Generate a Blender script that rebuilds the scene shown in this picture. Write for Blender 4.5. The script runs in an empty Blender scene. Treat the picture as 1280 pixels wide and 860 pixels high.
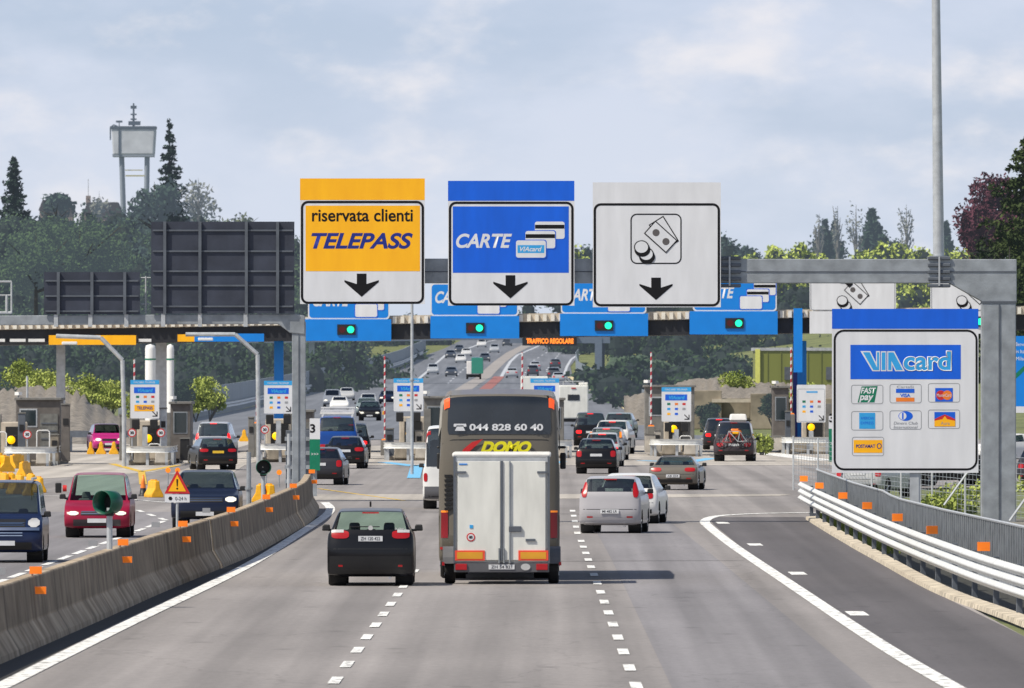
import bpy, math, random
from mathutils import Vector, Matrix
R = random.Random(7)
SC = bpy.context.scene
COL = SC.collection
F = 4000.0          # focal length in photo pixels
S = 4.0             # F belongs to distances given in units of 4 m: the long lens is F*S and every distance is multiplied by S at the end
HC = 4.5            # camera height
VX, VY = 690.0, 460.0
rad = math.radians

def terr(X, Y):
    z = 0.0
    if Y > 200: z = 9 * ((min(Y, 640) - 200) / 400) ** 2.2
    if Y > 640: z -= 0.004 * (Y - 640)
    return z
def W(px, py, Y):
    return Vector(((px - VX) * Y / F, Y, HC - (py - VY) * Y / F))
def GX(px, Y): return (px - VX) * Y / F
def G(px, py):
    Y = F * HC / (py - VY)
    return Vector((GX(px, Y), Y, 0))

# ------------------------------------------------------------ materials
MATS = {}
def mat(name, col, rough=0.6, metal=0.0, var=0.08, scale=3.0, bump=0.0, bscale=40, emit=0, haze=0.0, coat=0, spec=0.5, col2=None, detail=4, streak=None):
    if name in MATS: return MATS[name]
    m = bpy.data.materials.new(name); m.use_nodes = True
    nt = m.node_tree; N = nt.nodes; L = nt.links
    b = N['Principled BSDF']; out = N['Material Output']
    b.inputs['Roughness'].default_value = rough
    b.inputs['Metallic'].default_value = metal
    b.inputs['Specular IOR Level'].default_value = spec
    if coat: b.inputs['Coat Weight'].default_value = coat; b.inputs['Coat Roughness'].default_value = 0.08
    tc = N.new('ShaderNodeTexCoord')
    no = N.new('ShaderNodeTexNoise'); no.inputs['Scale'].default_value = scale; no.inputs['Detail'].default_value = detail
    if streak:
        mp = N.new('ShaderNodeMapping'); mp.inputs['Scale'].default_value = streak
        L.new(tc.outputs['Object'], mp.inputs[0]); L.new(mp.outputs[0], no.inputs['Vector'])
    else: L.new(tc.outputs['Object'], no.inputs['Vector'])
    cr = N.new('ShaderNodeValToRGB')
    c = Vector(col)
    lo = c * (1 - var); hi = Vector(col2) if col2 else c * (1 + var)
    cr.color_ramp.elements[0].position = 0.3; cr.color_ramp.elements[1].position = 0.7
    cr.color_ramp.elements[0].color = (*lo, 1); cr.color_ramp.elements[1].color = (*[min(1, v) for v in hi], 1)
    L.new(no.outputs['Fac'], cr.inputs[0]); L.new(cr.outputs[0], b.inputs['Base Color'])
    if bump:
        n2 = N.new('ShaderNodeTexNoise'); n2.inputs['Scale'].default_value = bscale; n2.inputs['Detail'].default_value = 3
        L.new(tc.outputs['Object'], n2.inputs['Vector'])
        bp = N.new('ShaderNodeBump'); bp.inputs['Strength'].default_value = bump; bp.inputs['Distance'].default_value = 0.02
        L.new(n2.outputs['Fac'], bp.inputs['Height']); L.new(bp.outputs[0], b.inputs['Normal'])
    if emit:
        L.new(cr.outputs[0], b.inputs['Emission Color']); b.inputs['Emission Strength'].default_value = emit
    if haze:   # distance haze painted into the material as a fixed bluish glow
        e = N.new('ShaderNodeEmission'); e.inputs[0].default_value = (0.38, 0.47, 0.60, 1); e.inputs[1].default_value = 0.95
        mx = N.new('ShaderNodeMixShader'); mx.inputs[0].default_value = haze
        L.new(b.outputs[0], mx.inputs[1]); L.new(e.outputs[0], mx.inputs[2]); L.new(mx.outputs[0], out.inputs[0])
    MATS[name] = m
    return m
def glass_mat(name, tint=(0.30, 0.36, 0.34), refl=0.10):
    m = bpy.data.materials.new(name); m.use_nodes = True
    nt = m.node_tree; N = nt.nodes; L = nt.links
    N.remove(N['Principled BSDF'])
    t = N.new('ShaderNodeBsdfTransparent'); t.inputs[0].default_value = (*tint, 1)
    g = N.new('ShaderNodeBsdfGlossy'); g.inputs['Roughness'].default_value = 0.04; g.inputs[0].default_value = (0.8, 0.85, 0.9, 1)
    lw = N.new('ShaderNodeLayerWeight'); lw.inputs[0].default_value = .5
    f = N.new('ShaderNodeMath'); f.operation = 'POWER'; f.inputs[1].default_value = 4.5; L.new(lw.outputs['Facing'], f.inputs[0])
    no = N.new('ShaderNodeTexNoise'); no.inputs['Scale'].default_value = 2.5
    ad = N.new('ShaderNodeMath'); ad.operation = 'MULTIPLY_ADD'; ad.inputs[1].default_value = 0.08; ad.inputs[2].default_value = refl - 0.04
    L.new(no.outputs['Fac'], ad.inputs[0])
    a2 = N.new('ShaderNodeMath'); a2.operation = 'ADD'; a2.use_clamp = True
    L.new(ad.outputs[0], a2.inputs[0]); L.new(f.outputs[0], a2.inputs[1])
    mx = N.new('ShaderNodeMixShader')
    L.new(a2.outputs[0], mx.inputs[0]); L.new(t.outputs[0], mx.inputs[1]); L.new(g.outputs[0], mx.inputs[2])
    L.new(mx.outputs[0], N['Material Output'].inputs[0])
    MATS[name] = m; return m

def srgb(r, g, b):
    f = lambda v: ((v / 255 + 0.055) / 1.055) ** 2.4 if v > 10 else v / 255 / 12.92
    return (f(r), f(g), f(b))
mat('steel', (0.30, 0.325, 0.35), 0.5, 0.35, var=0.22, scale=2.2, bump=0.25, bscale=18)
mat('steel_light', (0.46, 0.48, 0.50), 0.45, 0.3, var=0.15, scale=4)
mat('steel_dark', (0.11, 0.125, 0.15), 0.6, 0.3, var=0.2, scale=1.5)
mat('board_back', (0.045, 0.052, 0.075), 0.55, 0.3, var=0.25, scale=1.2)
mat('white_paint', (0.72, 0.72, 0.71), 0.5, var=0.05, scale=2)
mat('sign_white', (0.68, 0.69, 0.72), 0.45, var=0.07, scale=1.6, streak=(1.5, 1.5, .35), detail=8)
mat('sign_blue', srgb(0, 92, 212), 0.45, var=0.10, scale=1.6, streak=(1.5, 1.5, .35), detail=8)
mat('sign_blue_light', srgb(0, 125, 215), 0.4, var=0.05, scale=1.2)
mat('sign_yellow', (1.0, 0.46, 0.003), 0.45, var=0.08, scale=1.6, streak=(1.5, 1.5, .35), detail=8)
mat('sign_black', (0.006, 0.006, 0.008), 0.6, spec=.25)
mat('sign_navy', (0.008, 0.02, 0.22), 0.4)
mat('sign_green', (0.0, 0.17, 0.09), 0.4)
mat('sign_red', (0.55, 0.02, 0.02), 0.4)
mat('sign_orange', (0.8, 0.2, 0.02), 0.4)
mat('sign_cyan', (0.03, 0.34, 0.72), 0.4)
mat('sign_grey', (0.30, 0.31, 0.33), 0.4)
mat('banknote_grey', (0.10, 0.09, 0.09), 0.5)
mat('concrete', (0.20, 0.175, 0.145), 0.9, var=0.28, scale=1.4, bump=0.4, bscale=30)
mat('concrete_cap', (0.50, 0.44, 0.35), 0.9, var=0.2, scale=3)
mat('concrete_light', (0.42, 0.39, 0.35), 0.9, var=0.2, scale=2, bump=0.3)
mat('concrete_dirty', (0.24, 0.21, 0.17), 0.9, var=0.35, scale=2.5, bump=0.4)
mat('booth_brown', (0.12, 0.108, 0.10), 0.7, var=0.2, scale=3)
mat('booth_grey', (0.17, 0.165, 0.155), 0.7, var=0.2, scale=3)
mat('booth_cream', (0.48, 0.42, 0.34), 0.7, var=0.15, scale=3)
mat('fascia_dark', (0.014, 0.016, 0.022), 0.6, var=0.2)
mat('black_plastic', (0.012, 0.012, 0.013), 0.5)
mat('rubber', (0.014, 0.014, 0.015), 0.8)
mat('rim', (0.35, 0.36, 0.38), 0.3, 0.8)
mat('interior', (0.02, 0.021, 0.024), 0.8)
mat('interior_grey', (0.06, 0.06, 0.065), 0.8)
mat('tail_red', (0.38, 0.006, 0.010), 0.3, emit=0.05)
mat('tail_dark', (0.20, 0.004, 0.008), 0.3, emit=0.04)
mat('bumper_black', (0.009, 0.009, 0.011), 0.5, var=.2)
mat('brake_red', (0.9, 0.01, 0.01), 0.3, emit=1.6)
mat('lamp_clear', (0.50, 0.50, 0.50), 0.15, coat=0.8)
mat('lamp_orange', (0.85, 0.22, 0.01), 0.3, emit=0.5)
mat('headlight_on', (0.85, 0.82, 0.70), 0.2, emit=0.35)
mat('plate_white', (0.62, 0.63, 0.65), 0.4)
mat('plate_yellow', (0.75, 0.48, 0.03), 0.4)
mat('reflector', (0.85, 0.19, 0.01), 0.35, emit=0.25)
mat('amber', (1.0, 0.50, 0.0), 0.3, emit=1.0)
mat('green_light', (0.01, 0.95, 0.42), 0.3, emit=1.0)
mat('red_off', (0.07, 0.004, 0.004), 0.4)
mat('led_orange', (1.0, 0.22, 0.01), 0.4, emit=1.3, haze=0.05)
mat('barrier_yellow', (0.80, 0.40, 0.01), 0.5, var=0.15, scale=6)
mat('hood_green', (0.005, 0.075, 0.045), 0.35)
mat('chrome', (0.7, 0.7, 0.72), 0.12, 1.0)
mat('number_black', (0.02, 0.02, 0.03), 0.5)
mat('light_yellow_mark', (0.62, 0.40, 0.04), 0.7, var=0.15)
glass_mat('car_glass', (.36, .42, .40), .13)
glass_mat('clear_glass', (0.80, 0.95, 0.87), 0.03)
glass_mat('dark_glass', (0.10, 0.12, 0.12), 0.10)

def paint(name, col, rough=0.3, metal=0.0):
    return mat('paint_' + name, col, rough, metal, var=0.04, scale=1.5, coat=0.2, spec=.3)

# ------------------------------------------------------------ helpers
class MB:
    def __init__(s): s.v = []; s.f = []
    def quad(s, a, b, c, d):
        n = len(s.v); s.v += [tuple(a), tuple(b), tuple(c), tuple(d)]; s.f.append((n, n+1, n+2, n+3)); return s
    def poly(s, pts):
        n = len(s.v); s.v += [tuple(p) for p in pts]; s.f.append(tuple(range(n, n+len(pts)))); return s
    def box(s, c, d, rz=0.0, taper=1.0, rx=0.0):
        x, y, z = d[0]/2, d[1]/2, d[2]/2; n = len(s.v)
        for i, (sx, sy, sz) in enumerate([(-1,-1,-1),(1,-1,-1),(1,1,-1),(-1,1,-1),(-1,-1,1),(1,-1,1),(1,1,1),(-1,1,1)]):
            t = taper if sz > 0 else 1
            p = Vector((sx*x*t, sy*y*t, sz*z))
            if rx: p.rotate(Matrix.Rotation(rx, 3, 'X'))
            if rz: p.rotate(Matrix.Rotation(rz, 3, 'Z'))
            s.v.append(tuple(p + Vector(c)))
        for q in [(0,3,2,1),(4,5,6,7),(0,1,5,4),(1,2,6,5),(2,3,7,6),(3,0,4,7)]: s.f.append(tuple(n+i for i in q))
        return s
    def cyl(s, a, b, r, r2=None, n=10, cap=True):
        a = Vector(a); b = Vector(b); r2 = r if r2 is None else r2
        d = (b - a).normalized(); u = d.orthogonal().normalized(); w = d.cross(u); k = len(s.v)
        for i in range(n):
            t = 2*math.pi*i/n; o = u*math.cos(t) + w*math.sin(t)
            s.v.append(tuple(a + o*r)); s.v.append(tuple(b + o*r2))
        for i in range(n):
            j = (i+1) % n; s.f.append((k+2*i, k+2*j, k+2*j+1, k+2*i+1))
        if cap: s.f.append(tuple(k+2*i for i in range(n))[::-1]); s.f.append(tuple(k+2*i+1 for i in range(n)))
        return s
    def tube(s, pts, r, n=8):
        for a, b in zip(pts, pts[1:]): s.cyl(a, b, r, n=n)
        return s
    def lathe(s, c, axis, prof, n=16):   # prof: (along, radius)
        c = Vector(c); d = Vector(axis).normalized(); u = d.orthogonal().normalized(); w = d.cross(u); k = len(s.v); m = len(prof)
        for i in range(n):
            t = 2*math.pi*i/n; o = u*math.cos(t) + w*math.sin(t)
            for (al, r) in prof: s.v.append(tuple(c + d*al + o*r))
        for i in range(n):
            j = (i+1) % n
            for q in range(m-1): s.f.append((k+i*m+q, k+j*m+q, k+j*m+q+1, k+i*m+q+1))
        return s
    def sweep(s, path, prof, closed=False):   # path of Vectors, prof of (side, up); side points to the right of travel
        k = len(s.v); m = len(prof)
        for i, p in enumerate(path):
            a = path[max(0, i-1)]; b = path[min(len(path)-1, i+1)]
            d = Vector((b[0]-a[0], b[1]-a[1], 0)).normalized(); sd = Vector((d.y, -d.x, 0))
            for (o, u) in prof: s.v.append(tuple(Vector(p) + sd*o + Vector((0,0,u))))
        for i in range(len(path)-1):
            for q in range(m-1 if not closed else m):
                r = (q+1) % m
                s.f.append((k+i*m+q, k+i*m+r, k+(i+1)*m+r, k+(i+1)*m+q))
        if closed: s.f.append(tuple(k+q for q in range(m))[::-1]); s.f.append(tuple(k+(len(path)-1)*m+q for q in range(m)))
        return s
    def prism(s, pts, h0, h1, axis='y'):   # pts in the (x,z) plane extruded along y
        n = len(s.v); m = len(pts)
        for (a, b) in pts: s.v.append((a, h0, b))
        for (a, b) in pts: s.v.append((a, h1, b))
        s.f.append(tuple(range(n, n+m))); s.f.append(tuple(range(n+2*m-1, n+m-1, -1)))
        for i in range(m):
            j = (i+1) % m; s.f.append((n+j, n+i, n+m+i, n+m+j))
        return s
    def build(s, name, m, parent=None, loc=None, smooth=False, bevel=0, solid=0, auto=False):
        me = bpy.data.meshes.new(name); me.from_pydata(s.v, [], s.f); me.update()
        me.materials.append(MATS[m] if isinstance(m, str) else m)
        o = bpy.data.objects.new(name, me); COL.objects.link(o)
        if parent: o.parent = parent
        if loc is not None: o.location = loc
        if smooth:
            for p in me.polygons: p.use_smooth = True
        if auto:
            for p in me.polygons: p.use_smooth = True
            me.set_sharp_from_angle(angle=rad(35))
        if bevel:
            b = o.modifiers.new('bevel', 'BEVEL'); b.width = bevel; b.segments = 2; b.limit_method = 'ANGLE'
        if solid:
            b = o.modifiers.new('thickness', 'SOLIDIFY'); b.thickness = solid
        return o
def tag(o, label=None, cat=None, group=None, kind=None):
    if label: o['label'] = label
    if cat: o['category'] = cat
    if group: o['group'] = group
    if kind: o['kind'] = kind
    return o
def thing(name, label, cat, loc=(0,0,0), rz=0.0, group=None):
    o = bpy.data.objects.new(name, None); COL.objects.link(o); o.empty_display_size = 0.2
    o.location = loc; o.rotation_euler = (0, 0, rz)
    return tag(o, label, cat, group)
def copy_tree(o, parent=None):
    c = o.copy(); COL.objects.link(c)
    if parent: c.parent = parent
    for ch in [x for x in bpy.data.objects if x.parent == o]: copy_tree(ch, c)
    return c
def struct(o): o['kind'] = 'structure'; STRETCH.append(o); return o
STRETCH = []

def text(s, m, parent, rect, y=-0.004, name='lettering', shear=0.0, offset=0.0, outline=False, fitw=True, hcap=True, face=None):
    """letters as a flat mesh facing -Y, fitted into rect=(x0,z0,x1,z1)"""
    cu = bpy.data.curves.new('t', 'FONT'); cu.body = s; cu.size = 1; cu.shear = shear; cu.offset = offset
    if outline: cu.fill_mode = 'NONE'; cu.bevel_depth = outline; cu.bevel_resolution = 0
    ob = bpy.data.objects.new('t', cu); COL.objects.link(ob)
    dg = bpy.context.evaluated_depsgraph_get(); dg.update()
    me = bpy.data.meshes.new_from_object(ob.evaluated_get(dg))
    bpy.data.objects.remove(ob); bpy.data.curves.remove(cu)
    if not me.vertices: return None
    xs = [v.co.x for v in me.vertices]; ys = [v.co.y for v in me.vertices]
    x0, x1, y0, y1 = min(xs), max(xs), min(ys), max(ys)
    sx = (rect[2]-rect[0])/(x1-x0); sz = (rect[3]-rect[1])/(y1-y0)
    for v in me.vertices:
        v.co = Vector((rect[0] + (v.co.x-x0)*sx, y - (v.co.z*0.2 if outline else 0), rect[1] + (v.co.y-y0)*sz))
    me.materials.clear(); me.materials.append(MATS[m]); me.name = name
    o = bpy.data.objects.new(name, me); COL.objects.link(o)
    if parent: o.parent = parent
    if face == 'back':
        o.rotation_euler.z = math.pi
    return o
def rrect(x0, z0, x1, z1, r, n=5):
    pts = []
    for cx, cz, a0 in ((x1-r, z1-r, 0), (x0+r, z1-r, 90), (x0+r, z0+r, 180), (x1-r, z0+r, 270)):
        for i in range(n+1):
            a = rad(a0 + 90*i/n); pts.append((cx + r*math.cos(a), cz + r*math.sin(a)))
    return pts[::-1]
def ring(mb, o, i, y):
    n = len(o)
    for k in range(n):
        j = (k+1) % n
        mb.quad((o[k][0], y, o[k][1]), (o[j][0], y, o[j][1]), (i[j][0], y, i[j][1]), (i[k][0], y, i[k][1]))
    return mb

class Board:
    """a sign board facing the driver; everything given in photo pixels at distance Y, kept in metres"""
    def __init__(s, name, label, cat, cx, cy, Y, group=None, rz=0):
        s.k = Y/F; s.cx = cx; s.cy = cy
        s.o = thing(name, label, cat, W(cx, cy, Y), rz, group)
        s.lay = 0.0
    def X(s, px): return (px - s.cx)*s.k
    def Z(s, py): return (s.cy - py)*s.k
    def r(s, x0, y0, x1, y1): return (s.X(x0), s.Z(y1), s.X(x1), s.Z(y0))
    def panel(s, x0, y0, x1, y1, m, name='panel', th=0.06, rad_px=0, y=0.0, bevel=0):
        a = s.r(x0, y0, x1, y1)
        pts = rrect(*a, rad_px*s.k) if rad_px else [(a[0],a[1]),(a[0],a[3]),(a[2],a[3]),(a[2],a[1])]
        return MB().prism(pts, y, y+th).build(name, m, s.o)
    def flat(s, x0, y0, x1, y1, m, name, d, rad_px=0):
        a = s.r(x0, y0, x1, y1)
        pts = rrect(*a, rad_px*s.k) if rad_px else [(a[0],a[1]),(a[0],a[3]),(a[2],a[3]),(a[2],a[1])]
        return MB().poly([(p[0], -d, p[1]) for p in pts]).build(name, m, s.o)
    def border(s, x0, y0, x1, y1, w, rp, m='sign_black', d=0.004, name='border'):
        o = rrect(*s.r(x0, y0, x1, y1), rp*s.k); i = rrect(*s.r(x0+w, y0+w, x1-w, y1-w), max(0.3, rp-w)*s.k)
        return ring(MB(), o, i, -d).build(name, m, s.o)
    def pg(s, pts, m, name, d=0.004):
        return MB().poly([(s.X(a), -d, s.Z(b)) for a, b in pts]).build(name, m, s.o)
    def disc(s, cx, cy, r, m, name, d=0.004, n=24, sx=1.0):
        return s.pg([(cx + r*sx*math.cos(2*math.pi*i/n), cy + r*math.sin(2*math.pi*i/n)) for i in range(n)], m, name, d)
    def txt(s, st, m, x0, y0, x1, y1, d=0.006, **kw):
        return text(st, m, s.o, s.r(x0, y0, x1, y1), y=-d, **kw)
# ------------------------------------------------------------ vehicles
def lathe_wheel(root, x, y, r, w, side, detail):
    t = MB().lathe((x, y, r), (1,0,0), [(-w/2, r*0.6), (-w/2, r*0.93), (-w*0.36, r), (w*0.36, r), (w/2, r*0.93), (w/2, r*0.6), (-w/2, r*0.6)], 20 if detail else 12)
    if detail >= 1:
        wh = t.build('wheel', 'rubber', root, auto=True)
        ri = MB()
        ri.lathe((x + side*w*0.42, y, r), (side,0,0), [(-w*0.5, r*0.62), (0, r*0.64), (0, r*0.56), (-w*.25, r*0.54)], 20)
        for i in range(5):
            a = 2*math.pi*i/5 + .3
            ri.cyl((x + side*w*.34, y, r), (x + side*w*.36, y + math.cos(a)*r*.58, r + math.sin(a)*r*.58), r*.09, r*.13, n=5)
        ri.cyl((x + side*w*.30, y, r), (x + side*w*.42, y, r), r*.16, n=8)
        ri.build('rim', 'rim', wh, auto=True)
    else: t.build('wheel', 'rubber', root)

class Body:
    """smooth lofted shell: a side outline (u) repeated over lateral layers (l)"""
    def __init__(s, sp, ds=0.11):
        L, Wd, H = sp['L'], sp['W']/2, sp['H']
        zb = sp.get('zb', 0.22); belt = sp.get('belt', 0.95); rs = sp.get('rs', 0.45); ry = sp.get('ry', 0.06)
        hood = sp.get('hood', 0.85); hl = sp.get('hl', 1.0); ws = sp.get('ws', 0.75); rf = sp.get('rf', 0.74)
        deck = sp.get('deck'); crown = sp.get('crown', 0.05); inset = sp.get('inset', 1.0)
        bm = sp.get('bump', 0.5)
        K = [(0.30, zb), (0.07, zb+0.06), (0.0, bm), (0.03, bm+0.2)]
        if deck: K += [(0.12, deck-0.04), (deck and sp['dl'], belt)]
        else: K += [((0.03+ry)/2 + .01, (bm+.2+belt)/2), (ry, belt)]
        K += [(ry + rs if not deck else sp['dl'] + rs, H - crown), (0, H), (L - hl - ws, H - crown*0.8), (L - hl, sp.get('cowl', max(belt, hood) + 0.02)),
              (L - 0.30, hood - 0.04), (L - 0.05, hood - 0.2), (L, 0.48), (L-0.08, zb+0.05), (L-0.30, zb), (L/2, zb)]
        K[7] = ((K[6][0] + K[8][0])/2, H)
        s.K = K; s.belt = belt; n = len(K)
        sh = belt - sp.get('sh', 0.16); mid = (zb + sh)/2 + 0.05
        D = []; s.ks = []
        for i in range(n):
            a, b = K[i], K[(i+1) % n]; d = math.hypot(b[0]-a[0], b[1]-a[1]); c = max(2, int(d/ds + .5))
            s.ks.append(len(D))
            for q in range(c):
                t = q/c; D.append((a[0]+(b[0]-a[0])*t, a[1]+(b[1]-a[1])*t))
        s.ks.append(len(D))
        NU = len(D); s.NU = NU
        xl = [0, .45, .78, .93, .985, 1.0, 1.0]; xh = [0, rf*.6, rf*.92, rf, sp.get('bx', .94), 1.0, 1.0]
        gg = [1, .993, .975, .93, 0, 0, 0]; ee = [0, .012, .035, .085, .13, .16, .16]
        sub = [4, 3, 2, 4, 2, 4] if ds < .2 else [2, 1, 1, 2, 1, 2]
        layers = []
        for j in range(7):
            row = []
            for (y, z) in D:
                over = max(0.0, (z - belt)/max(.01, H - belt)); over = min(1, over)
                x = xl[j]*(1-over) + xh[j]*over if j < 4 else xl[j]
                if j == 4: x = xl[j]*(1-min(1, over*4)) + xh[j]*min(1, over*4)
                zz = belt + (z-belt)*gg[j] if z > belt else z
                e = ee[j]*inset
                f = (2*y/L - 1); yy = y - math.copysign(abs(f)**3, f)*e
                if j == 5: zz = max(zb+.10, min(zz, sh))
                if j == 6: zz = mid
                if j in (3, 4) and z < zb + .1: zz = max(zz, zb + .04)
                row.append(Vector((x*Wd, yy, zz)))
            layers.append(row)
        Gd = []; s.ls = []
        for j in range(6):
            s.ls.append(len(Gd))
            for q in range(sub[j]):
                t = q/sub[j]; Gd.append([layers[j][u].lerp(layers[j+1][u], t) for u in range(NU)])
        s.ls.append(len(Gd)); Gd.append(layers[6]); NL = len(Gd)
        for it in range(sp.get('smooth', 2)):
            N2 = []
            for l in range(NL):
                row = []
                for u in range(NU):
                    p = Gd[l][u]
                    if l == NL-1: row.append(p); continue
                    a = Gd[l][(u-1) % NU] + Gd[l][(u+1) % NU]
                    if l == 0: m = Gd[1][u].copy(); m.x = -m.x
                    else: m = Gd[l-1][u]
                    b = m + Gd[l+1][u]
                    q = p*0.4 + a*0.17 + b*0.13
                    if l == 0: q.x = 0
                    row.append(q)
                N2.append(row)
            Gd = N2
        s.G = Gd; s.NL = NL; s.Wd = Wd; s.L = L
    def p(s, u, l):
        sg = -1 if l < 0 else 1; l = abs(l); l = min(l, s.NL-1.001); u %= s.NU
        u0 = int(u); fu = u-u0; l0 = int(l); fl = l-l0; u1 = (u0+1) % s.NU
        a = s.G[l0][u0].lerp(s.G[l0][u1], fu); b = s.G[l0+1][u0].lerp(s.G[l0+1][u1], fu)
        q = a.lerp(b, fl); return Vector((q.x*sg, q.y, q.z))
    def nrm(s, u, l):
        a = s.p(u+.4, l) - s.p(u-.4, l); b = s.p(u, l+.4) - s.p(u, l-.4)
        n = b.cross(a)
        if n.length < 1e-9: return Vector((0,0,1))
        return n.normalized()
    def uz(s, z, front=False):
        lo, hi = (s.ks[1], s.ks[6]) if not front else (s.ks[8], s.ks[13])
        for u in range(lo, hi):
            a, b = s.G[0][u].z, s.G[0][u+1].z
            if (a-z)*(b-z) <= 0 and abs(a-b) > 1e-9: return u + (z-a)/(b-a)
        return lo if (z < s.G[0][lo].z) != front else hi
    def lx(s, u, x):
        sg = -1 if x < 0 else 1; x = abs(x); prev = 0
        for l in range(1, s.NL):
            q = s.p(u, l - 0.001).x
            if q >= x: return sg*((l-1) + (x-prev)/max(1e-6, q-prev))
            prev = q
        return sg*(s.ls[4] + 0.0)
    def patch(s, z0, z1, x0, x1, front=False, off=0.006, xt=None, nu=6, nl=6, rnd=0.0, wrap=0):
        """surface patch on rear/front face between heights z0..z1 and lateral x0..x1 (xt = x range at z1)"""
        mb = MB(); xt = xt or (x0, x1); idx = []
        for i in range(nu+1):
            t = i/nu; z = z0 + (z1-z0)*t
            for j in range(nl+1):
                w = j/nl; a = x0 + (xt[0]-x0)*t; b = x1 + (xt[1]-x1)*t
                tt = 2*t-1; ww = 2*w-1
                if rnd: w = .5 + .5*ww*(1 - rnd*abs(tt)**6); zz = z0 + (z1-z0)*(.5+.5*tt*(1-rnd*abs(ww)**6))
                else: zz = z
                u = s.uz(zz, front); x = a + (b-a)*w
                l = s.lx(u, x)
                if wrap and abs(l) > s.ls[3]: pass
                n = s.nrm(u, l); p = s.p(u, l)
                mb.v.append(tuple(p + n*off))
        m = nl+1
        for i in range(nu):
            for j in range(nl):
                mb.f.append((i*m+j, i*m+j+1, (i+1)*m+j+1, (i+1)*m+j))
        return mb
    def mesh(s, root, pm, wheels, rw, glass='car_glass', windows=True, wins=None, name='body'):
        NU, NL = s.NU, s.NL; k = s.ks; l = s.ls
        nrow = 2*NL-1
        verts = []
        for j in range(-(NL-1), NL):
            for u in range(NU):
                q = s.G[abs(j)][u]; verts.append(Vector((q.x*(1 if j >= 0 else -1), q.y, q.z)))
        def vid(j, u): return (j+NL-1)*NU + (u % NU)
        R0 = rw*1.13
        if wheels:
            for i, v in enumerate(verts):
                for wy in wheels:
                    if abs(v.x) > s.Wd*.80 and v.z < s.belt:
                        dy = v.y-wy; dz = v.z-rw; d = math.hypot(dy, dz)
                        if R0*.80 < d < R0*1.18 and d > 0 and dz > -0.12:
                            verts[i] = Vector((v.x, wy + dy/d*R0, rw + dz/d*R0))
        fb, fw = [], {}
        def inwin(j, u):
            if not windows: return None
            jj = j if j >= 0 else -j-1
            c = 1
            if k[5]+c <= u < k[6]-0 and jj < l[3]-1: return 'rear_window'
            if k[8] <= u < k[9]-c and jj < l[3]-1: return 'windscreen'
            if l[3] <= jj < l[4]-1:
                if k[6]+1 <= u < k[7]-0: return 'side_window_rear' + ('L' if j < 0 else 'R')
                if k[7]+1 <= u < k[9]-1: return 'side_window_front' + ('L' if j < 0 else 'R')
            return None
        for j in range(-(NL-1), NL-1):
            for u in range(NU):
                q = (vid(j,u), vid(j+1,u), vid(j+1,u+1), vid(j,u+1))
                c = sum((verts[i] for i in q), Vector())/4
                if wheels and abs(c.x) > s.Wd*.80 and any(math.hypot(c.y-wy, c.z-rw) < R0*.97 for wy in wheels): continue
                w = inwin(j, u)
                if w: fw.setdefault(w, []).append(q)
                else: fb.append(q)
        def mk(nm, fs, m):
            used = sorted({i for q in fs for i in q}); mp = {a: b for b, a in enumerate(used)}
            mb = MB(); mb.v = [tuple(verts[i]) for i in used]; mb.f = [tuple(mp[i] for i in q) for q in fs]
            return mb.build(nm, m, root, smooth=True)
        bo = mk(name, fb, pm)
        for w, fs in fw.items():
            nm = 'side_window' if w.startswith('side') else w
            mk(nm, fs, glass)
        if wheels:   # dark wheel wells
            for wy in wheels:
                for sx in (-1, 1):
                    MB().lathe((sx*s.Wd*.93, wy, rw), (-sx,0,0), [(0, R0), (s.Wd*.36, R0), (s.Wd*.36, 0.01)], 16).build('wheel_well', 'rubber', root)
        return bo

def seats(root, L, Wd, belt, hl, ws, rear=True, n=2, m='interior'):
    yf = L - hl - ws - 0.55
    for sx in ((-.36, .36)):
        b = MB().box((sx, yf, belt-.30), (.48, .14, .62), taper=.85).box((sx, yf+.28, belt-.5), (.48, .5, .14))
        b.box((sx, yf-.02, belt+.09), (.25, .10, .19), taper=.85)
        b.build('seat', m, root, bevel=.04)
    if rear:
        b = MB().box((0, yf-.95, belt-.28), (1.25, .14, .45), taper=.95)
        for sx in (-.4, 0, .4): b.box((sx, yf-.95, belt+.0), (.24, .09, .13), taper=.8)
        b.build('rear_seat', m, root, bevel=.03)
    MB().box((0, L-hl-.22, belt-.22), (Wd*1.7, .45, .2)).build('dashboard', m, root)
    MB().box((0, .3 + (L-hl)*.5, belt-.62), (Wd*1.75, (L-hl)*.8, .05)).build('cabin_floor', m, root)

def plate(root, y, z, w=.5, h=.11, m='plate_white', s='', face=-1):
    p = MB().box((0, y, z), (w, .012, h)).build('number_plate', m, root)
    if s:
        t = text(s, 'number_black', p, (-w*.40, -h*.32, w*.40, h*.32), y=-.009, offset=.01)
        if t: t.location = (0, y, z)
        if t and face > 0: t.rotation_euler.z = math.pi
    return p
def mirrors(root, Wd, y, z, m='black_plastic', s=1.0):
    for sx in (-1, 1):
        MB().box((sx*(Wd+.12*s), y, z), (.20*s, .12, .15*s), taper=.85).box((sx*(Wd+.0), y, z-.05), (.14, .06, .05)).build('wing_mirror', m, root, bevel=.03)

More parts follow.
